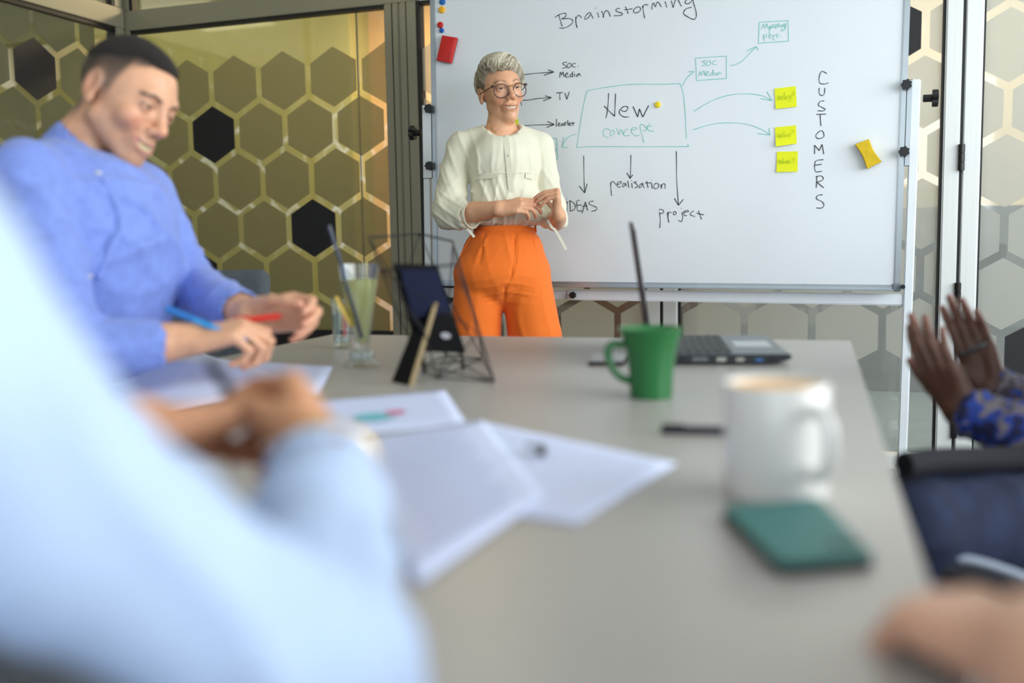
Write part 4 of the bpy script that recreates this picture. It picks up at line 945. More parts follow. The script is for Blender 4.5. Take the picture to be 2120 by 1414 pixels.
# hair: a swept cap with locks laid over it
HAIRM = mat('ash_blonde_hair', (176, 168, 148), .55, attr=True, noise=.15, nscale=160, bump=.15, bscale=400)
hr = Sdf(); w = HP.w
hr.ell(w(0, -.020, .040), (.084, .098, .080), HP.R, .02)
hr.ell(w(.006, .014, .098), (.068, .080, .034), HP.R, .03); hr.ell(w(.024, .058, .098), (.052, .044, .024), HP.R, .025); hr.ell(w(-.045, -.02, .055), (.046, .075, .06), HP.R, .03)
hr.ell(w(0, .095, -.030), (.080, .080, .088), HP.R, .012, 'sub'); hr.ell(w(.058, .085, .035), (.03, .05, .045), HP.R, .02, 'sub')
for sx in (-1, 1): hr.ell(w(sx*.080, .010, -.035), (.022, .04, .040), HP.R, .012, 'sub')
hr.half(w(0, 0, -.075), (-.0*HP.R[2]-1.0*HP.R[2])+HP.R[1]*.25, .01)
fwv = [np.array([1.0, .35, .1])@HP.R, np.array([.6, .9, .2])@HP.R]
hr.disp = wrinkles([(np.array([-.35, .8, .35])@HP.R, .012, .0010, None, 1, 0), (np.array([-.3, .6, .9])@HP.R, .019, .0010, None, 1, 2.0)])
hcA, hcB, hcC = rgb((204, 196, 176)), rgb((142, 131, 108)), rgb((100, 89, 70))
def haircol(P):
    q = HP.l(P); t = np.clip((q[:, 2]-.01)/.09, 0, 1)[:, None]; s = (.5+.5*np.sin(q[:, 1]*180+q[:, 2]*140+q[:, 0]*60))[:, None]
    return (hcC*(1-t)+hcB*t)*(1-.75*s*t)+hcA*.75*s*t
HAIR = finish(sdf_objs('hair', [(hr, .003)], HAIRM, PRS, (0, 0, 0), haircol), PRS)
rnd = random.Random(4); lk = MB(); lcols = []
def lock(pts, r, shade):
    P = np.array(catmull([w(*p) for p in pts], 5)); n = len(P); n0 = len(lk.V); cen = w(0, -.01, .03); tg = rnd.uniform(-.0006, .0022)
    for _ in range(3):
        dd = hr.eval(P, hr.ops); ok = np.abs(dd) < .022; U = P-cen; U /= np.linalg.norm(U, axis=1)[:, None]; P = P+U*np.where(ok, tg-dd, 0)[:, None]*.8
    lk.tube(P, [r*(.35+.65*math.sin(math.pi*min(1, (i+1.5)/(n+1))))*(1 if i < n-1 else .25) for i in range(n)], 5); lcols.extend([shade]*(len(lk.V)-n0))
for i in range(420):       # top swept from her right side across to the front
    t = rnd.random(); v = rnd.uniform(-.02, 1); y0 = -.07+.10*v+rnd.uniform(-.01, .01); j = lambda s: rnd.uniform(-s, s)
    x0 = -.076+.03*t; lift = rnd.uniform(.004, .015)
    lock([(x0+j(.005), y0-.01, .045+.045*t+j(.006)), (x0+.028, y0+.018, .088+.028*t+lift+j(.004)), (x0+.062, y0+.045, .112+lift+.004*t+j(.005)), (x0+.096+j(.008), y0+.068, .108+lift*.6-.010*v+j(.006)), (x0+.118+j(.014), y0+.080+j(.008), .092-.016*v+j(.010))], rnd.uniform(.0022, .0042), rnd.random())
for i in range(60):        # fringe falling over the forehead
    t = i/59; j = lambda s: rnd.uniform(-s, s); x = -.058+.098*t
    lock([(x-.016, .040, .098+.012*math.sin(3*t)), (x-.004, .068, .098+j(.004)), (x+.012+j(.006), .088+j(.003)-.35*abs(x)**1.3, .080+j(.006)+.012*t), (x+.020+j(.008), .090-.35*abs(x)**1.3, .066+j(.008)+.016*t)], rnd.uniform(.0020, .0036), rnd.random())
for i in range(420):       # short sides and back
    a = rnd.uniform(math.radians(100), math.radians(350)); z = rnd.uniform(-.035, .065); rr = .082
    def S(a, z, o=0): 
        k = math.sqrt(max(.08, 1-((z-.04)/.088)**2)); return (math.cos(a)*(.0835+o)*k, -.020+math.sin(a)*(.0975+o)*k, z)
    aa = a
    if math.sin(aa) > .15: continue
    lock([S(aa, z+.03, .001), S(aa+.05, z+.012, .004), S(aa+.12+rnd.uniform(-.06, .06), z-.012, .005), S(aa+.16, z-.026, .003)], rnd.uniform(.0018, .0032), rnd.random()*.5)
for i in range(150):
    y = rnd.uniform(-.06, .03); z = rnd.uniform(.0, .05)
    if y > 0 and z < .02: z += .02
    lock([(-.075, y-.01, z+.03), (-.0845, y+.002, z+.012), (-.084, y+.012, z-.006), (-.080, y+.020, z-.022)], rnd.uniform(.0018, .0032), rnd.random()*.6)
bpy.context.view_layer.update()
lko = lk.build('hair_locks', HAIRM, HAIR, smooth=True); lko.matrix_parent_inverse = (PRS.matrix_world @ PRS.matrix_world.inverted())
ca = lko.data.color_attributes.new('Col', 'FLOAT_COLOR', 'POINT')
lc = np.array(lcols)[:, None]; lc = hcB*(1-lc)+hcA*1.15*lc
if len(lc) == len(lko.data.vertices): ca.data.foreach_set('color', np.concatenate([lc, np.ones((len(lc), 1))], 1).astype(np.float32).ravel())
lko['kind'] = 'stuff'
# glasses
TORT = mat('tortoise_frame', (74, 54, 50), .25, noise=.45, nscale=140); GLM = mat('thin_gold_wire', (190, 150, 90), .25, .8, noise=.03)
gc = []
for sx in (-1, 1):
    c = (sx*.0365, .1035-.002, -.011); gc.append(c); pts = []
    for k in range(33):
        a = 2*math.pi*k/32; pts.append(w(c[0]+.0265*math.cos(a), c[1]-.010*(abs(c[0]+.0265*math.cos(a))/.06)**2, c[2]+.0245*math.sin(a)))
    finish(MB().tube(pts, .0019, 8).build('glasses_rim', TORT, PRS, smooth=True), PRS)
    finish(MB().tube([w(sx*.062, .091, .006), w(sx*.070, .083, .006), w(sx*.078, .03, .002), w(sx*.080, -.012, -.002)], .0019, 8).build('glasses_temple', TORT, PRS, smooth=True), PRS)
    finish(MB().tube([w(sx*.060, .092, .009), w(sx*.070, .086, .009)], .0038, 8).build('glasses_hinge', TORT, PRS, smooth=True), PRS)
    N = 24; lens = [w(c[0], c[1]-.002, c[2])]+[w(c[0]+.0255*math.cos(a), c[1]-.001-.010*(abs(c[0]+.0255*math.cos(a))/.06)**2, c[2]+.0235*math.sin(a)) for a in np.linspace(0, 2*math.pi, N+1)[:-1]]
    finish(pydata('glasses_lens', lens, [(0, k+1, (k+1) % N+1) for k in range(N)], glass_mat('spectacle_lens', (1, 1, 1), .004, .02, .03), PRS, True), PRS)
finish(MB().tube(catmull([w(-.011, .102, .001), w(-.005, .106, .005), w(.005, .106, .005), w(.011, .102, .001)], 4), .0015, 8).build('glasses_bridge', GLM, PRS, smooth=True), PRS)
er = [w(-.078+.0075*math.cos(a)*.3, -.004+.0075*math.cos(a), -.047+.0075*math.sin(a)) for a in np.linspace(0, 2*math.pi, 17)]
finish(MB().tube(er, .0011, 6).build('earring', mat('dark_silver', (120, 130, 132), .25, .9, noise=.03), PRS, smooth=True), PRS)
NKP = [(1010, 254), (1014, 262), (1020, 269), (1027, 275)]
def nksurf(px, py):
    ds = np.linspace(PD-.2, PD+.05, 250); P = np.array([at(px, py, d) for d in ds]); v = hs.eval(P, hs.ops); i = int(np.argmax(v < 0)); return P[i]+TOW*.001
nk = catmull([nksurf(*q) for q in NKP], 6)
finish(MB().tube(nk, .0008, 5).build('necklace', GLM, PRS), PRS)
# blouse
BL = mat('cream_viscose', (224, 220, 198), .75, noise=.03, nscale=30, sheen=.2, bump=.06, bscale=900)
bl = Sdf(); bp = lambda x, y, f=0.0: pp(x, y, f)
bl.ell(bp(1044, 352), (.136, .112, .165), RB, .05); bl.ell(bp(1043, 335, .045), (.115, .075, .085), RB, .05)
bl.ell(bp(1047, 425, .010), (.134, .115, .095), RB, .05)
bl.cap(bp(1012, 283, -.015), bp(958, 303, -.01), .047, .056, .04); bl.cap(bp(1066, 283, -.02), bp(1117, 303, -.03), .047, .054, .04)
bl.ell(bp(1050, 446, .012), (.146, .124, .040), RB, .03)
bl.ell(bp(1004, 456, .045), (.05, .09, .022), RB, .012); bl.ell(bp(1100, 454, .035), (.06, .09, .024), RB, .012)
sR = bp(956, 303, -.01); mRr = bp(938, 375, .01)
bl.chain([sR, mRr, bp(931, 432, .045)], [.055, .058, .062], .007); bl.cap(bp(931, 438, .05), bp(964, 448, .115), .064, .052, .02); bl.ell(bp(938, 462, .06), (.05, .06, .030), RB, .025)
sL = bp(1118, 303, -.03)
bl.chain([sL, bp(1131, 370, -.01), bp(1143, 425, .02)], [.052, .047, .045], .007); bl.cap(bp(1143, 425, .02), bp(1151, 450, .05), .046, .044, .025); bl.ell(bp(1149, 464, .055), (.043, .062, .031), RB, .02)
# cuff openings
cdir = nz(wR-eR); cc = bp(974, 447, .135); bl.cap(cc, cc+cdir*.05, .043, .05, .004, 'sub')
bl.ell(bp(1158, 452, .06), (.020, .05, .036), RB, .015)
# neck opening
bl.ell(bp(1040, 262, .015), (.066, .090, .040), RB, .008, 'sub'); bl.ell(bp(1042, 270, .085), (.058, .05, .020), RB, .008, 'sub')
bl.half(bp(1047, 475), -UP, .006)
Wd = lambda x, y, z: np.array([x, y, z], float)@RB
bl.disp = wrinkles([(Wd(1, .1, .05), .052, .0035, bp(1000, 350, .1), .10, 0), (Wd(1, -.1, -.08), .06, .0035, bp(1095, 340, .08), .10, 1.2), (Wd(.6, .3, .35), .05, .005, bp(930, 340), .12, .3), (Wd(.8, .1, -.3), .045, .0045, bp(1040, 430, .12), .12, 2), (Wd(.9, 0, .25), .075, .006, bp(935, 400), .13, 0), (Wd(.5, .2, .9), .045, .0065, bp(945, 450, .06), .09, 1), (Wd(1, 0, .12), .07, .0045, bp(1045, 420, .1), .13, .5), (Wd(.7, .1, -.6), .055, .005, bp(970, 400, .05), .07, 0), (Wd(.75, 0, .55), .06, .005, bp(1135, 400), .09, 2), (Wd(.95, .1, .2), .045, .006, bp(1047, 460, .1), .10, 0)])
BLO = finish(sdf_objs('blouse', [(bl, .0042)], BL, PRS), PRS)
# placket, buttons, pocket flaps, yoke seam
def front(px, py, sd=bl, d0=.26):
    # walk along the view ray until the cloth is met
    lo_, hi_ = PD-d0, PD+.05; ds = np.linspace(lo_, hi_, 200); P = np.array([at(px, py, d) for d in ds]); v = sd.eval(P, sd.ops); i = int(np.argmax(v < 0)); return P[i] if v[i] < 0 else at(px, py, PD)
def strip(pxs, wdt, name, m, lift=.003, th=.0012, parent=PRS, sd=bl):
    pxs = catmull(pxs, 5); P = np.array([front(x, y, sd) for x, y in pxs]); 
    P0 = P.copy()
    for _ in range(6): P[1:-1] = (P[:-2]+2*P[1:-1]+P[2:])/4
    P = P+TOW*(np.maximum(0, (P0-P)@TOW).max()*.7)
    T = np.gradient(P, axis=0); T /= np.linalg.norm(T, axis=1)[:, None]; S = np.cross(T, TOW); S /= np.linalg.norm(S, axis=1)[:, None]; V = []
    for p, s_ in zip(P, S):
        for a, l in ((-.5, 0), (.5, 0), (.5, th), (-.5, th)): V.append(p+s_*wdt*a+TOW*(lift+l))
    n = len(P); Fc = [(i*4+k, i*4+(k+1) % 4, (i+1)*4+(k+1) % 4, (i+1)*4+k) for i in range(n-1) for k in range(4)]+[(3, 2, 1, 0), tuple((n-1)*4+k for k in range(4))]
    mb = MB(); mb.add(V, Fc); return finish(mb.build(name, m, parent, smooth=False), parent)
strip([(1047, 281), (1051, 320), (1055, 360), (1059, 398)], .020, 'placket', BL)
BTN = mat('pearl_button', (206, 200, 178), .25, noise=.04)
for x, y in ((1048, 283), (1053, 322), (1058, 359)):
    p = front(x, y)+TOW*.004; mb = MB(); mb.lathe([(0, 0), (.0055, 0), (.0055, .0015), (.004, .0022), (0, .0018)], 14); mb.V = [tuple(p+np.array(CRh)*a+UP*b+TOW*c) for a, b, c in mb.V]; finish(mb.build('button', BTN, PRS, smooth=True), PRS)
for pts in ([(982, 368), (1002, 366.5), (1026, 363)], [(1088, 364), (1100, 366), (1111, 371)]):
    strip(pts, .017, 'pocket_flap', BL, .0025, .002)
strip([(983, 361.5), (1005, 360), (1040, 358), (1085, 357), (1110, 359)], .003, 'yoke_seam', BL, .001, .002)
nb = [(1001, 262), (1010, 270), (1025, 276.5), (1042, 279.5), (1058, 278), (1070, 271), (1076, 263)]
# cuff bands and ties
def ring(c, ax, r, name, m, wd=.012, th=.003):
    ax = nz(ax); e1 = nz(np.cross(ax, UP)); e2 = np.cross(ax, e1); mb = MB(); V = []; N = 28
    for k in range(N):
        a = 2*math.pi*k/N; u = e1*math.cos(a)+e2*math.sin(a)
        for rr, l in ((r, 0), (r+th, 0), (r+th, wd), (r, wd)): V.append(c+u*rr+ax*l)
    mb.add(V, [(k*4+q, ((k+1) % N)*4+q, ((k+1) % N)*4+(q+1) % 4, k*4+(q+1) % 4) for k in range(N) for q in range(4)]); return finish(mb.build(name, m, PRS, smooth=True), PRS)
ring(bp(972, 447, .128), cdir, .0445, 'cuff', BL)
def ribbon(pts, wd, name):
    P = np.array(catmull(pts, 6)); V = []
    for i, p in enumerate(P):
        t = P[min(i+1, len(P)-1)]-P[max(i-1, 0)]; s_ = nz(np.cross(t, TOW))*wd/2
        for a, l in ((-1, 0), (1, 0), (1, .002), (-1, .002)): V.append(p+s_*a+TOW*l)
    n = len(P); mb = MB(); mb.add(V, [(i*4+k, i*4+(k+1) % 4, (i+1)*4+(k+1) % 4, (i+1)*4+k) for i in range(n-1) for k in range(4)]+[(3, 2, 1, 0), tuple((n-1)*4+k for k in range(4))]); return finish(mb.build(name, BL, PRS), PRS)
ribbon([bp(966, 474, .165), bp(972, 478, .17), bp(979, 487, .17), bp(982, 491, .17)], .009, 'sleeve_tie'); TANT = mat('beige_tie', (202, 180, 146), .7, noise=.04)
o = ribbon([bp(1134, 455, .17), bp(1142, 470, .175), bp(1150, 477, .175), bp(1160, 494, .17), bp(1169, 511, .165), bp(1172, 517, .165)], .009, 'sleeve_tie')
# trousers
OR = mat('orange_linen', (242, 116, 22), .8, noise=.06, nscale=160, bump=.12, bscale=700, sheen=.15, stretch=(1, 1, 3))
tr = Sdf()
tr.ell(bp(1043, 508), (.140, .110, .085), RB, .04); tr.ell(bp(1040, 566), (.184, .128, .120), RB, .06)
for (x0, y0), (x1, y1), (xe, ze), r in (((993, 590), (984, 695), (985, .10), .094), ((1090, 590), (1107, 695), (1118, .10), .1)):
    top_ = bp(x0, y0); mid_ = bp(x1, y1); en = bp(xe, 695); en[2] = ze
    tr.chain([top_, mid_, en], [.094, r, r*1.02], .012)
tr.cap(bp(1043, 575, .01), bp(1046, 592, .0), .10, .08, .03)

for pts, r_ in (([(1066, 484), (1064, 530), (1058, 575), (1046, 596)], .0030), ([(1003, 486), (998, 520), (992, 545)], .0035), ([(1100, 487), (1108, 520), (1116, 545)], .0035), ([(1064, 596), (1085, 604), (1104, 606)], .0016), ([(1062, 610), (1080, 616), (1094, 616)], .0016), ([(1008, 616), (1024, 610), (1040, 602)], .0016), ([(1004, 628), (1020, 624), (1036, 616)], .0016), ([(1046, 596), (1043, 625), (1041, 660)], .004)):
    pf = [front(x, y, tr)+TOW*.001 for x, y in pts]; tr.chain(pf, r_, .006, 'sub')
tr.half(bp(1043, 464), UP, .005); fl = bp(1043, 600); fl[2] = .06; tr.half(fl, -UP, .004)
tr.disp = wrinkles([(Wd(.2, 0, 1), .030, .0022, bp(1075, 600, .1), .07, 0), (Wd(-.25, 0, 1), .034, .0020, bp(1015, 600, .1), .08, .6), (Wd(1, 0, .15), .07, .0028, bp(1030, 510, .12), .09, 0), (Wd(.9, 0, -.45), .05, .003, bp(985, 520, .08), .07, .4), (Wd(1, 0, 0), .09, .0030, bp(1000, 690, .1), .16, .8), (Wd(1, 0, .1), .08, .003, bp(1115, 680, .1), .15, 0)])
TRO = finish(sdf_objs('trousers', [(tr, .0045)], OR, PRS), PRS)
wbz = [(980, 477), (1000, 476), (1030, 474), (1065, 473), (1090, 475), (1106, 479)]
strip(wbz, .026, 'waistband', OR, .0, .004, PRS, tr)
strip([(1071, 484), (1074, 500), (1072, 530), (1068, 556), (1062, 572)], .003, 'fly_stitching', OR, .0005, .0015, PRS, tr)
strip([(975, 489), (965, 507), (953, 530)], .004, 'pocket_edge', OR, .001, .002, PRS, tr)
for x in (991, 1108): strip([(x, 467), (x+1, 482)], .008, 'belt_loop', OR, .003, .003, PRS, tr)
p = front(1067, 470, tr)+TOW*.007; mb = MB(); mb.lathe([(0, 0), (.0095, 0), (.0095, .002), (.0075, .0035), (0, .003)], 18); mb.V = [tuple(p+np.array(CRh)*a+UP*b+TOW*c) for a, b, c in mb.V]; finish(mb.build('button', mat('orange_button', (236, 120, 50), .35, noise=.04), PRS, smooth=True), PRS)
for sx, xe in ((-1, 985), (1, 1118)):
    c = bp(xe, 695); c[2] = 0; sh = Sdf(); sh.cap(c+UP*.035-fB*.05, c+UP*.028+fB*.11, .035, .028, .02).half(c+UP*.002, -UP, .003)
    finish(sdf_objs('shoe', [(sh, .005)], mat('tan_leather', (150, 104, 70), .5, noise=.08), PRS), PRS)
for o in set(bpy.data.objects)-n0:
    if o.parent == PRS and o.type == 'MESH' and o.matrix_parent_inverse == Matrix.Identity(4): finish(o, PRS)
# ------------------------------------------------------------------ chairs
GREYF = mat('grey_woven_fabric', (84, 90, 96), .9, noise=.25, nscale=260, bump=.5, bscale=500)
def chair(p, yaw, label, fab=GREYF, arms=False, seat_h=.46, metal=None):
    """p: seat centre on the floor, yaw: direction the sitter faces"""
    metal = metal or mat('chrome_tube', (180, 184, 188), .25, .8, noise=.03)
    e = empty('chair', (p[0], p[1], 0), yaw); tag(e, label, 'chair')
    sd = Sdf(); sd.box((0, 0, seat_h-.035), (.23, .23, .035), None, .03, .01); sd.ell((.02, 0, seat_h+.16), (.26, .26, .20), None, .03, 'sub')
    sdf_objs('seat', [(sd, .01)], fab, e)
    b = Sdf(); b.box((-.225, 0, seat_h+.28), (.03, .235, .19), np.array([[.985, 0, .17], [0, 1, 0], [-.17, 0, .985]]), .03, .02); b.ell((.10, 0, seat_h+.28), (.29, .40, .4), None, .03, 'sub')
    sdf_objs('backrest', [(b, .01)], fab, e)
    for sx in (-1, 1):
        for sy in (-1, 1):
            MB().tube([(sx*.18, sy*.18, seat_h-.06), (sx*.22, sy*.22, 0)], [.013, .010], 10).build('leg', metal, e, smooth=True)
        MB().tube([(-.20, sx*.17, seat_h-.05), (-.25, sx*.17, seat_h+.15)], .012, 8).build('back_support', metal, e, smooth=True)
        if arms:
            MB().tube([(-.16, sx*.25, seat_h-.03), (-.16, sx*.27, seat_h+.19), (.10, sx*.27, seat_h+.2), (.14, sx*.26, seat_h-.03)], .011, 8).build('arm_frame', metal, e, smooth=True)
            MB().tube(catmull([(-.17, sx*.27, seat_h+.205), (-.05, sx*.27, seat_h+.215), (.13, sx*.27, seat_h+.21)], 4), .02, 10).build('armrest', BLACK_PLASTIC, e, smooth=True)
    return e
def leg_pts(hip, knee, ank): return hip, knee, ank
def seated_lower(root, fwd, hips, knees, ankles, m, shoe_m, r=(.088, .066, .05), h=.008, disp=None, name='trousers'):
    sd = Sdf(); c = (hips[0]+hips[1])/2
    sd.ell(c+UP*.03, (.17, .13, .12), np.array([np.cross(fwd, UP), fwd, UP]), .05)
    for a, b, d in zip(hips, knees, ankles): sd.chain([a, b, d], [r[0], r[1], r[2]], .03)
    sd.disp = disp
    o = finish(sdf_objs(name, [(sd, h)], m, root), root)
    for d, b in zip(ankles, knees):
        f = d.copy(); f[2] = 0; s_ = Sdf(); s_.cap(f+UP*.045-fwd*.04, f+UP*.032+fwd*.14, .042, .034, .02).cap(f+UP*.04-fwd*.02, f+UP*.10-fwd*.02, .04, .038, .02).half(f+UP*.001, -UP, .003)
        finish(sdf_objs('shoe', [(s_, .007)], shoe_m, root), root)
    return o
JEANS = mat('blue_denim', (25, 35, 64), .85, noise=.3, nscale=30, bump=.25, bscale=500)
DARKTR = mat('navy_trouser_cloth', (40, 44, 60), .85, noise=.1, nscale=80, bump=.1)
SHOE = mat('brown_leather', (86, 62, 46), .5, noise=.1)

# ------------------------------------------------------------------ man in the blue shirt
MD = 1.875
mp = lambda x, y, d=MD: at(x, y, d)
MH = Fr((-1.325, 1.590, 1.283), *ortho((.915, -.06, -.385), (.40, .22, .885)))
MS = 1.0
sRm, sLm = mp(52, 372, 1.74), mp(290, 405, 1.99); nbm = mp(148, 338, 1.90)
eRm, wRm = mp(150, 735, 1.63), mp(388, 703, 1.70); eLm, wLm = mp(392, 592, 2.04), mp(520, 655, 1.83)
pel = (sRm+sLm)/2+V3(-.17, .03, 0); pel[2] = .565; fM = nz(V3(.96, -.28, 0))
MAN = empty('person', (pel[0], pel[1], 0)); tag(MAN, 'smiling short-haired man in blue shirt holding a red marker and a blue pen', 'person'); bpy.context.view_layer.update()
skinM = (218, 164, 130)
mh = Sdf(); head(mh, MH, MS, male=True, smile=1.1, squint=.0024, jawk=.95)
mh.cap(MH.w(0, -.03, -.06), nbm, .053, .058, .015); mh.cap(nbm, nbm-UP*.06, .060, .08, .03)
def fade(q):
    top = np.clip((q[:, 2]-.045+.25*np.maximum(q[:, 1]-.03, 0)*0)/.03, 0, 1)
    hairline = np.clip((.055-.0-q[:, 1]+(q[:, 2]-.06)*1.1)/.012, 0, 1)
    side = np.clip((q[:, 2]+.028)/.03, 0, 1)*np.clip((.028-q[:, 1]+q[:, 2]*.25)/.012, 0, 1)
    back = np.clip((q[:, 2]+.085)/.03, 0, 1)*np.clip((-.03-q[:, 1])/.02, 0, 1)
    ear = np.exp(-((np.abs(q[:, 0])-.08)/.007)**2-((q[:, 1]+.012)/.022)**2-((q[:, 2]+.004)/.032)**2)
    return np.maximum(np.maximum(side, back), top*hairline)*.93*(1-ear)
def fade2(q): return fade(q)*np.clip((q[:, 2]-.012-.12*q[:, 1]+np.clip(-.02-q[:, 1], 0, 1)*.9)/.05, 0, 1)
mcol = head_color(MH, MS, skinM, (178, 108, 102), (74, 54, 42), (214, 130, 106), stubble=(128, 100, 88), fade=[((112, 92, 78), fade), ((46, 38, 34), fade2)], browy=(.023, .018))
ha = Sdf(); ha.chain([eRm, eRm*.4+wRm*.6, wRm], [.045, .04, .029], .012)
penA, penB = mp(346, 640, 1.685), mp(527, 713, 1.70)
rgt = nz(at(500, 690, 1.7)-at(400, 690, 1.7)); dM = nz(rgt*.93+UP*.18+CF*.15)
tM1 = hand(ha, wRm, dM, -UP*.75+CF*.25+rgt*.15, CF*.75+UP*.65, [(.55, 1.25, .7), (.75, 1.3, .7), (.9, 1.3, .7), (1.0, 1.3, .7)], (.45, .35, .45, .45), 1.03, spread=.02)
hb = Sdf(); hb.chain([eLm, eLm*.4+wLm*.6, wLm], [.045, .04, .029], .012)
dM2 = nz(rgt*.95+UP*.10-CF*.05)
tM2 = hand(hb, wLm, dM2, -CF*.7-UP*.35, UP*.8-CF*.35, [(.55, .95, .4), (.65, 1.0, .5), (.75, 1.05, .5), (.8, 1.05, .5)], (.55, .45, .5, .35), 1.0, spread=.03)
tc = hand_color(skinM, {**{k+'1': v for k, v in tM1.items()}, **{k+'2': v for k, v in tM2.items()}}, (208, 132, 112))
def mancol(P):
    c = mcol(P); m = np.linalg.norm(P-MH.o, axis=1) > .22; c[m] = tc(P[m]); return c
finish(sdf_objs('body', [(mh, .0028), (ha, .0028), (hb, .0028)], SKINM, MAN, (0, 0, 0), mancol), MAN)
n1 = set(bpy.data.objects); face_parts(MH, MS, MAN, (0, 0, 0), (70, 52, 40), (.0, 1, -.35), True, (228, 216, 170), 1.1)
for o in set(bpy.data.objects)-n1: finish(o, MAN)
HB = mat('dark_brown_cropped_hair', (46, 38, 34), .75, noise=.35, nscale=300, bump=.9, bscale=900)
hm = Sdf(); w = MH.w
hm.ell(w(0, -.011, .030), (.0738, .0955, .0885), MH.R, .02); hm.ell(w(0, .034, .066), (.050, .040, .034), MH.R, .02)
hm.half(w(0, 0, .048), -MH.R[2]+MH.R[1]*.28, .02)
for sx in (-1, 1): hm.ell(w(sx*.068, .062, .056), (.034, .036, .040), MH.R, .010, 'sub')
finish(sdf_objs('hair', [(hm, .003)], HB, MAN), MAN)
# shirt
SH = mat('blue_linen', (120, 142, 214), .85, noise=.10, nscale=50, bump=.15, bscale=700, sheen=.2)
ms = Sdf(); chest = (sRm+sLm)/2; fl = nz(sLm-sRm); RM = np.array([fl, nz(np.cross(UP, fl))*-1.0, UP]); ff_ = nz(np.cross(fl, UP)); 
if ff_@V3(1, 0, 0) < 0: ff_ = -ff_
RM = np.array([fl, ff_, UP])
ms.ell(chest-UP*.13+ff_*.02, (.175, .125, .20), RM, .06); ms.ell((chest+pel)/2-UP*.10+ff_*.04, (.165, .135, .22), RM, .08); ms.ell(pel+UP*.06, (.17, .14, .12), RM, .06)
ms.cap(nbm-UP*.015, sRm, .062, .062, .05); ms.cap(nbm-UP*.015, sLm, .060, .060, .05)
ms.chain([sRm, sRm*.5+eRm*.5, eRm], [.066, .060, .056], .02); c1 = eRm*.30+wRm*.70; ms.chain([eRm, c1], [.056, .044], .02)
ms.chain([sLm, sLm*.5+eLm*.5, eLm], [.064, .058, .054], .02); c2 = eLm*.18+wLm*.82; ms.chain([eLm, c2], [.054, .042], .02)
ms.cap(c1, c1+nz(wRm-eRm)*.05, .036, .04, .004, 'sub'); ms.cap(c2, c2+nz(wLm-eLm)*.05, .034, .04, .004, 'sub')
nd = nz(MH.o-nbm); ms.cap(nbm+nd*.01, nbm+nd*.10+ff_*.02, .060, .066, .004, 'sub')
ms.disp = wrinkles([(fl*.5+UP*.8, .075, .008, chest-UP*.05+ff_*.12, .12, .7), (ff_*.8-UP*.6, .10, .012, chest-UP*.12+ff_*.1, .16, 0), (fl*.8+UP*.5, .08, .006, sRm, .14, 1), (nz(eRm-sRm), .07, .006, eRm, .12, 0), (nz(eLm-sLm)*.8+ff_*.6, .06, .006, eLm, .12, 1), (UP*.8+ff_*.5, .09, .008, (chest+pel)/2+ff_*.08, .16, 2)])
finish(sdf_objs('shirt', [(ms, .0055)], SH, MAN), MAN)
# stand collar, placket, buttons, undershirt
col = Sdf(); cc_ = nbm+nd*.030
col.cap(nbm-nd*.005, nbm+nd*.030, .069, .066, .004); col.cap(nbm-nd*.03, nbm+nd*.09, .0625, .0585, .003, 'sub'); col.ell(nbm+nd*.035+ff_*.075-CF*.02, (.02, .035, .05), RM, .004, 'sub')
finish(sdf_objs('collar', [(col, .004)], SH, MAN), MAN)
us = Sdf(); us.ell(nbm-nd*.005+ff_*.045-CF*.01, (.040, .028, .030), RM, .01); finish(sdf_objs('undershirt', [(us, .005)], mat('white_cotton', (226, 232, 240), .85, noise=.03), MAN), MAN)
def frontm(px, py, sd, d0, d1):
    ds = np.linspace(d0, d1, 260); P = np.array([at(px, py, d) for d in ds]); v = sd.eval(P, sd.ops); i = int(np.argmax(v < 0)); return P[i] if v[i] < 0 else at(px, py, (d0+d1)/2)
pl = [frontm(x, y, ms, 1.5, 2.2) for x, y in ((212, 372), (236, 420), (248, 470), (225, 520), (200, 575))]
finish(MB().tube(catmull(pl, 6), [.009]*4*6+[.009], 6).build('placket', SH, MAN, smooth=True), MAN)
for x, y in ((203, 358), (184, 572)):
    q = frontm(x, y, ms, 1.5, 2.2); finish(MB().lathe([(0, -.002), (.006, -.002), (.006, .002), (0, .003)], 12, tuple(q)).build('button', BTN, MAN, smooth=True), MAN)
lf = nz(np.cross(UP, fM)); hips = [pel-lf*.10+UP*-.02, pel+lf*.10+UP*-.02]; kn = [h_+fM*.42+UP*.04 for h_ in hips]; an = [V3(k_[0]+fM[0]*.02, k_[1]+fM[1]*.02, .09) for k_ in kn]
seated_lower(MAN, fM, hips, kn, an, DARKTR, SHOE)
qc = at(335, 620, 2.72); chair((qc[0], qc[1]), math.atan2(-.9, .3), 'empty grey woven fabric chair behind the man in the blue shirt')
chair(pel-fM*.02, math.atan2(fM[1], fM[0]), 'grey woven fabric chair under the man in the blue shirt')
# his pens
PB = mat('bright_blue_plastic', (38, 150, 222), .35, noise=.04); PR = mat('red_plastic_marker', (222, 52, 34), .35, noise=.04)
pen(penA, penB, .0052, PB, 'pen', 'bright blue pen in the fist of the man in blue', BLACK_PLASTIC, mat('dark_blue_cap', (30, 116, 196), .35, noise=.04))
pen(mp(484, 666, 1.755), mp(586, 654, 1.775), .0062, PR, 'marker_pen', 'red marker between the fingers of the man in blue', PR, mat('deep_red_cap', (200, 34, 26), .35, noise=.04))

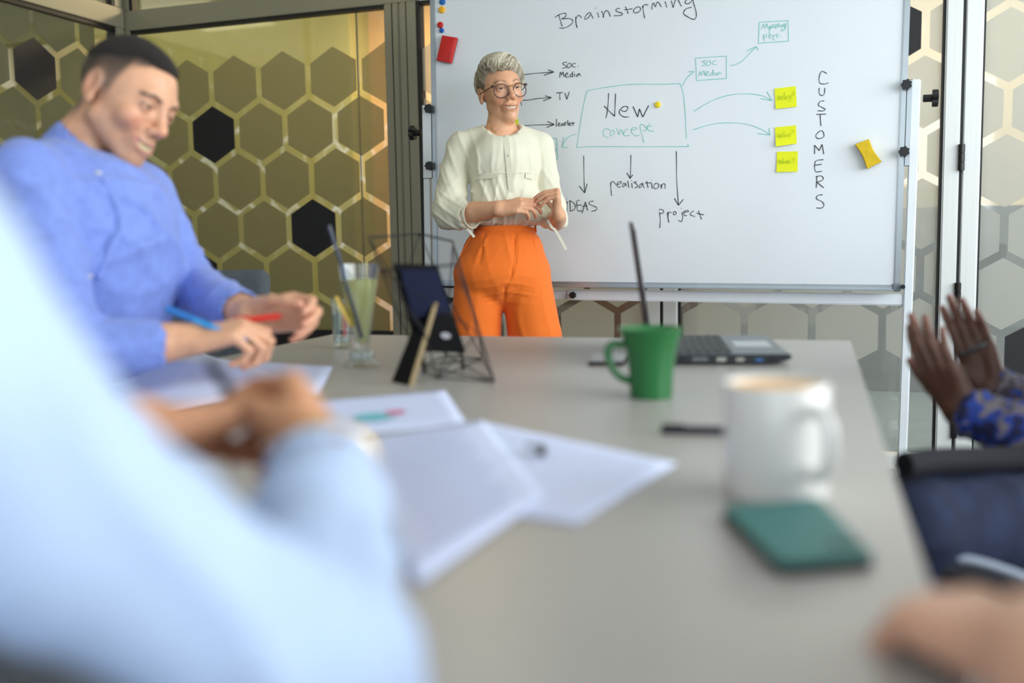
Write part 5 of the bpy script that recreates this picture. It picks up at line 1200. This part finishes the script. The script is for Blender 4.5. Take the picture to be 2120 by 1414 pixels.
# ------------------------------------------------------------------ person in the pale blue shirt (nearest arm)
LSH = mat('pale_blue_cotton', (184, 203, 234), .8, noise=.04, nscale=20, bump=.08, bscale=500)
sR2, e2, w2 = at(-330, 560, .42), at(650, 1400, .50), at(672, 952, .77)
fS = nz(V3(-.25, .97, 0)); lS = nz(np.cross(UP, fS)); sL2 = sR2+lS*.36-fS*.02
ch2 = (sR2+sL2)/2; pl2 = ch2-fS*.16; pl2[2] = .565
PS = empty('person', (pl2[0], pl2[1], 0)); tag(PS, 'person in a pale blue shirt with a gold bracelet, writing with a dark pen', 'person'); bpy.context.view_layer.update()
R2 = np.array([-lS, fS, UP])
h2 = Fr(ch2+UP*.27+fS*.06, *ortho(fS*.9-UP*.3-lS*.05, UP)[:3]); skinS = (206, 146, 108)
hd2 = Sdf(); head(hd2, h2, 1.0, open_mouth=False, smile=.3); hd2.cap(h2.w(0, -.03, -.05), ch2+UP*.04, .046, .055, .02)
r2 = Sdf(); r2.chain([e2, e2*.45+w2*.55, w2], [.046, .04, .029], .012)
d2 = nz(CF*.80+UP*.34-rgt*.26); t2 = hand(r2, w2, d2, -rgt*.8-UP*.45, UP*.8-rgt*.4, [(.75, .7, .35), (.8, .75, .35), (.85, .75, .4), (.9, .8, .4)], (.5, .3, .4, .3), 1.04, spread=.02)
w3, e3 = at(285, 890, .80), at(-60, 1120, .66)
l2 = Sdf(); l2.chain([e3, e3*.45+w3*.55, w3], [.046, .04, .029], .012)
d3 = nz(rgt*.78+CF*.5+UP*.12); t3 = hand(l2, w3, d3, rgt*.3-UP*.8, UP*.5+CF*.7, [(.5, .8, .4), (.6, .85, .4), (.7, .9, .4), (.8, .9, .4)], (.4, .3, .4, .3), 1.0, spread=.02)
hcol2 = head_color(h2, 1.0, skinS, (180, 100, 90), (90, 64, 46)); tt = hand_color(skinS, {**{k+'1': v for k, v in t2.items()}, **{k+'2': v for k, v in t3.items()}}, (222, 150, 128))
def scol(P):
    c = hcol2(P); m = np.linalg.norm(P-h2.o, axis=1) > .2; c[m] = tt(P[m]); return c
finish(sdf_objs('body', [(hd2, .005), (r2, .0034), (l2, .0034)], SKINM, PS, (0, 0, 0), scol), PS)
hh = Sdf(); hh.ell(h2.w(0, -.025, .035), (.086, .100, .085), h2.R, .02).ell(h2.w(0, -.060, -.030), (.070, .050, .065), h2.R, .03).ell(h2.w(0, .10, -.03), (.075, .08, .085), h2.R, .01, 'sub')
finish(sdf_objs('hair', [(hh, .006)], mat('light_brown_hair', (120, 92, 66), .7, noise=.3, nscale=150, bump=.6), PS), PS)
s2 = Sdf()
s2.ell(ch2-UP*.16-fS*.02, (.20, .13, .22), R2, .06); s2.ell((ch2+pl2)/2-UP*.1, (.18, .14, .24), R2, .08); s2.ell(pl2+UP*.06, (.18, .15, .12), R2, .06)
s2.cap(ch2+UP*.02, sR2, .06, .066, .05); s2.cap(ch2+UP*.02, sL2, .06, .066, .05)
m2 = at(130, 1085, .455)
s2.chain([sR2, m2, e2], [.062, .050, .050], .02); c4 = e2*.17+w2*.83; s2.chain([e2, e2*.5+w2*.5, c4], [.052, .047, .043], .02)
s2.chain([sL2, sL2*.5+e3*.5, e3], [.066, .060, .054], .02); c5 = e3*.2+w3*.8; s2.chain([e3, c5], [.054, .043], .02)
s2.cap(c4, c4+nz(w2-e2)*.05, .037, .042, .004, 'sub'); s2.cap(c5, c5+nz(w3-e3)*.05, .035, .04, .004, 'sub')
s2.disp = wrinkles([(nz(w2-e2)*.9+UP*.4, .07, .007, e2*.5+w2*.5, .12, 0), (nz(e2-sR2)*.6+UP*.6, .10, .007, m2, .16, 1), (nz(e2-sR2), .06, .007, e2, .10, 2)])
finish(sdf_objs('shirt', [(s2, .006)], LSH, PS), PS)
bx = nz(w2-e2); bc = w2-bx*.016; e1_ = nz(np.cross(bx, UP)); e2_ = np.cross(bx, e1_)
finish(MB().tube([bc+e1_*.037*math.cos(a)+e2_*.033*math.sin(a) for a in np.linspace(0, 2*math.pi, 29)], .0055, 10).build('bracelet', mat('brushed_gold', (226, 190, 110), .3, .8, noise=.05), PS, smooth=True), PS)
hp2 = [pl2+lS*.10-UP*.02, pl2-lS*.10-UP*.02]; kn2 = [q+fS*.42+UP*.03 for q in hp2]; an2 = [V3(q[0], q[1], .09) for q in kn2]
seated_lower(PS, fS, hp2, kn2, an2, DARKTR, SHOE)
chair(pl2-fS*.02, math.atan2(fS[1], fS[0]), 'grey woven fabric chair under the person in the pale blue shirt')
pa = t3['thumb']; pen(at(432, 748, .86), at(520, 870, .82), .005, mat('ink_blue_pen', (34, 38, 58), .35, noise=.04), 'pen', 'dark pen in the left hand of the person in pale blue')

# ------------------------------------------------------------------ person with the patterned blue sleeves
def pattern_mat():
    m = bpy.data.materials.new('blue_floral_print'); m.use_nodes = True; nt = m.node_tree; b = nt.nodes['Principled BSDF']; L = nt.links.new; b.inputs['Roughness'].default_value = .75
    tc = nt.nodes.new('ShaderNodeTexCoord'); n = nt.nodes.new('ShaderNodeTexNoise'); n.inputs['Scale'].default_value = 26; n.inputs['Detail'].default_value = 2.5; L(tc.outputs['Object'], n.inputs['Vector'])
    r = nt.nodes.new('ShaderNodeValToRGB'); cr = r.color_ramp; cr.interpolation = 'CONSTANT'; cols = [(0, (30, 34, 78)), (.42, (36, 66, 158)), (.50, (128, 120, 128)), (.56, (92, 84, 88)), (.63, (40, 78, 176)), (.70, (176, 176, 196))]
    cr.elements[0].color = lin(cols[0][1])+(1,); cr.elements[1].position = cols[1][0]; cr.elements[1].color = lin(cols[1][1])+(1,)
    for p_, c_ in cols[2:]: e_ = cr.elements.new(p_); e_.color = lin(c_)+(1,)
    L(n.outputs['Fac'], r.inputs[0]); L(r.outputs[0], b.inputs['Base Color']); return m
PAT = pattern_mat()
wA, eA = at(1990, 850, 1.70), at(2250, 945, 1.56); wB, eB = at(2050, 805, 1.83), at(2330, 900, 1.80)
fP = nz(V3(-.93, .25, 0)); lP = nz(np.cross(UP, fP))
sA, sB = eA-fP*.10+UP*.26, eB-fP*.08+UP*.25
chP = (sA+sB)/2; sA = chP+lP*.18; sB = chP-lP*.18; plP = chP-fP*.06; plP[2] = .565
PP = empty('person', (plP[0], plP[1], 0)); tag(PP, 'person in blue jeans and a patterned blue top with hands raised to clap', 'person'); bpy.context.view_layer.update()
skinD = (96, 62, 48); RP = np.array([-lP, fP, UP])
hP = Fr(chP+UP*.28+fP*.04, *ortho(nz(fP*.8+V3(-.3, .6, 0)), UP)[:3])
hdP = Sdf(); head(hdP, hP, 1.0, open_mouth=False, smile=.8); hdP.cap(hP.w(0, -.03, -.05), chP+UP*.04, .045, .055, .02)
gA = Sdf(); gA.chain([eA, eA*.4+wA*.6, wA], [.043, .037, .026], .012)
dA = nz(at(1905, 705, 1.72)-at(1985, 850, 1.70)); tA = hand(gA, wA, dA, rgt*.75+UP*.3+CF*.6, CF*.8-rgt*.6, [(.12, .25, .15), (.06, .22, .12), (.12, .25, .12), (.22, .3, .15)], (.2, .5, .15, .1), .95, spread=.0)
gB = Sdf(); gB.chain([eB, eB*.4+wB*.6, wB], [.043, .037, .026], .012)
dB = nz(at(1990, 650, 1.86)-at(2045, 800, 1.83)); tB = hand(gB, wB, dB, -CF*.8-rgt*.55, -rgt*.8+UP*.4, [(.1, .15, .1), (.1, .15, .1), (.12, .2, .1), (.15, .25, .15)], (.35, .5, .2, .15), .95, spread=.02)
hcP = head_color(hP, 1.0, skinD, (120, 60, 56), (30, 22, 20), (110, 64, 50)); tp_ = hand_color(skinD, {**{k+'1': v for k, v in tA.items()}, **{k+'2': v for k, v in tB.items()}}, (176, 122, 104))
def pcol2(P):
    c = hcP(P); m = np.linalg.norm(P-hP.o, axis=1) > .2; c[m] = tp_(P[m]); return c
finish(sdf_objs('body', [(hdP, .005), (gA, .0028), (gB, .0028)], SKINM, PP, (0, 0, 0), pcol2), PP)
hh = Sdf(); hh.ell(hP.w(0, -.02, .045), (.092, .105, .09), hP.R, .02).ell(hP.w(0, -.06, -.03), (.09, .07, .11), hP.R, .04).ell(hP.w(0, .11, -.03), (.075, .08, .085), hP.R, .01, 'sub')
finish(sdf_objs('hair', [(hh, .006)], mat('black_curly_hair', (24, 20, 20), .7, noise=.3, nscale=150, bump=1, bscale=200), PP), PP)
sp = Sdf(); sp.ell(chP-UP*.15, (.185, .12, .2), RP, .06); sp.ell((chP+plP)/2-UP*.1, (.165, .13, .22), RP, .08); sp.ell(plP+UP*.06, (.17, .14, .1), RP, .06)
sp.cap(chP+UP*.02, sA, .055, .06, .05); sp.cap(chP+UP*.02, sB, .055, .06, .05)
for s_, e_, w_ in ((sA, eA, wA), (sB, eB, wB)):
    sp.chain([s_, s_*.5+e_*.5, e_], [.06, .056, .054], .02); c_ = e_*.06+w_*.94; sp.chain([e_, e_*.5+w_*.5, c_], [.054, .05, .042], .02); sp.cap(c_, c_+nz(w_-e_)*.05, .034, .04, .004, 'sub')
sp.disp = wrinkles([(nz(wA-eA), .06, .006, wA, .12, 0), (nz(wB-eB), .06, .006, wB, .12, 1)])
finish(sdf_objs('blouse', [(sp, .0055)], PAT, PP), PP)
kA, kB = at(1905, 1105, 1.42), at(1935, 1050, 1.62)
hpA, hpB = plP+lP*.11, plP-lP*.11; hpA[2] = hpB[2] = .56
dj = wrinkles([(nz(kA-hpA)*.9+UP*.3, .07, .006, (kA+hpA)/2, .16, 0), (nz(kA-hpA)*.3+UP*.9, .06, .004, kA, .12, 1)])
seated_lower(PP, fP, [hpA, hpB], [kA, kB], [V3(kA[0]-.02, kA[1]+.02, .1), V3(kB[0]-.02, kB[1]+.02, .1)], JEANS, SHOE, (.088, .074, .055), .006, dj, 'jeans')
chair(plP-fP*.02, math.atan2(fP[1], fP[0]), 'black chair with armrests under the person in jeans', mat('black_seat_fabric', (26, 26, 34), .85, noise=.2, nscale=200), True)
CHP = [o for o in bpy.data.objects if o.get('label', '').startswith('black chair with armrests')][0]; bpy.context.view_layer.update()
def sub_world(mb, name, m, root): return finish(mb.build(name, m, root, smooth=True), root)
sub_world(MB().tube(catmull([at(1872, 962, 1.41), at(1960, 953, 1.44), at(2140, 950, 1.52)], 5), .019, 10), 'armrest', MATS['black_seat_fabric'], CHP)
sub_world(MB().tube(catmull([at(1930, 1150, 1.36), at(2030, 1164, 1.35), at(2150, 1205, 1.34)], 5), .006, 8), 'seat_piping', mat('pale_grey_piping', (150, 160, 176), .5, noise=.04), CHP)
sub_world(MB().tube(catmull([at(1945, 1178, 1.37), at(2040, 1195, 1.36), at(2150, 1240, 1.35)], 5), .022, 10), 'seat_edge', MATS['black_seat_fabric'], CHP)
pen(at(2040, 712, 1.80), at(1985, 738, 1.79), .0045, BLACK_PLASTIC, 'pen', 'slim black pen in the raised hand of the person in jeans')

# ------------------------------------------------------------------ person whose hand rests on the table corner
wF, eF = at(2150, 1425, .52), at(2400, 1640, .40)
wF[2] = max(wF[2], ZT+.035)
fF = nz(V3(-.97, .20, 0)); lF = nz(np.cross(UP, fF)); sF = eF-fF*.20+UP*.20; chF = sF-lF*.18; plF = chF-fF*.10; plF[2] = .565
PF = empty('person', (plF[0], plF[1], 0)); tag(PF, 'person in a grey top resting a bare hand on the table corner by the phone', 'person'); bpy.context.view_layer.update()
skinF = (218, 166, 136); RF = np.array([-lF, fF, UP])
gF = Sdf(); gF.chain([eF, eF*.4+wF*.6, wF], [.045, .04, .029], .012)
dF = nz(at(1935, 1268, .60)-wF); tF = hand(gF, wF, dF, -UP*.9+CF*.1, CF*.9+UP*.1-rgt*.2, [(.35, .75, .4), (.5, .9, .5), (.6, .95, .5), (.7, .95, .5)], (.1, .45, .3, .2), 1.0, spread=.04)
hF = Fr(chF+UP*.28+fF*.03, *ortho(fF, UP)[:3]); hdF = Sdf(); head(hdF, hF, 1.0, open_mouth=False, smile=.4); hdF.cap(hF.w(0, -.03, -.05), chF+UP*.04, .048, .057, .02)
hcF = head_color(hF, 1.0, skinF, (180, 100, 90), (80, 60, 46)); tf_ = hand_color(skinF, tF, (226, 160, 140))
def fcol(P):
    c = hcF(P); m = np.linalg.norm(P-hF.o, axis=1) > .2; c[m] = tf_(P[m]); return c
finish(sdf_objs('body', [(hdF, .005), (gF, .0034)], SKINM, PF, (0, 0, 0), fcol), PF)
hh = Sdf(); hh.ell(hF.w(0, -.025, .04), (.084, .1, .085), hF.R, .02).ell(hF.w(0, -.055, -.03), (.072, .055, .07), hF.R, .03).ell(hF.w(0, .10, -.03), (.075, .08, .085), hF.R, .01, 'sub')
finish(sdf_objs('hair', [(hh, .006)], mat('mid_brown_hair', (92, 70, 52), .7, noise=.3, nscale=150, bump=.6), PF), PF)
sf = Sdf(); sf.ell(chF-UP*.15, (.19, .125, .2), RF, .06); sf.ell((chF+plF)/2-UP*.1, (.17, .135, .22), RF, .08); sf.ell(plF+UP*.06, (.17, .14, .1), RF, .06)
sL3 = chF-lF*.18; sf.cap(chF+UP*.02, sF, .055, .062, .05); sf.cap(chF+UP*.02, sL3, .055, .062, .05); sf.chain([sF, sF*.5+eF*.5], [.062, .058], .02); eO = sL3-UP*.28+fF*.03; sf.chain([sL3, eO, eO+fF*.18-UP*.02+lF*.06], [.062, .055, .05], .02)
finish(sdf_objs('shirt', [(sf, .008)], mat('grey_jersey', (150, 152, 158), .9, noise=.08, nscale=100), PF), PF)
hpF = [plF+lF*.1-UP*.02, plF-lF*.1-UP*.02]; knF = [q+fF*.40+UP*.02 for q in hpF]; seated_lower(PF, fF, hpF, knF, [V3(q[0], q[1], .09) for q in knF], DARKTR, SHOE)
chair(plF-fF*.02, math.atan2(fF[1], fF[0]), 'grey woven fabric chair under the person in the grey top')

# ------------------------------------------------------------------ groups of look-alikes and sub-parts
bpy.context.view_layer.update()
for o in bpy.data.objects:
    if o.parent is None:
        b = o.name.split('.')[0]
        g = {'chair': 'chairs around the meeting table', 'sticky_note': 'sticky notes on the whiteboard', 'round_magnet': 'round magnets on the whiteboard', 'paper_sheet': 'loose sheets on the meeting table', 'pen': 'pens at the meeting table', 'phone': 'phones on the meeting table', 'person': 'people in the meeting'}.get(b)
        if g: o['group'] = g
def adopt(root, part, names):
    p = [c for c in root.children if c.name.split('.')[0] == part][0]
    for c in list(root.children):
        if c.name.split('.')[0] in names and c is not p:
            m = c.matrix_world.copy(); c.parent = p; c.matrix_parent_inverse = p.matrix_world.inverted(); c.matrix_world = m
    return p
adopt(PRS, 'blouse', ('placket', 'pocket_flap', 'yoke_seam', 'cuff', 'sleeve_tie'))
adopt(PRS, 'trousers', ('waistband', 'fly_stitching', 'pocket_edge', 'belt_loop'))
adopt(PRS, 'glasses_bridge', ('glasses_rim', 'glasses_temple', 'glasses_hinge', 'glasses_lens')).name = 'glasses'
adopt(MAN, 'shirt', ('collar', 'placket', 'button'))
for r in (PRS, MAN):
    for e in [c for c in r.children if c.name.split('.')[0] == 'eyeball']:
        for c in list(r.children):
            if c.name.split('.')[0] in ('iris', 'pupil') and (np.mean([v.co for v in c.data.vertices], 0)-np.mean([v.co for v in e.data.vertices], 0)).dot((np.mean([v.co for v in c.data.vertices], 0)-np.mean([v.co for v in e.data.vertices], 0))) < .0006:
                m = c.matrix_world.copy(); c.parent = e; c.matrix_parent_inverse = e.matrix_world.inverted(); c.matrix_world = m
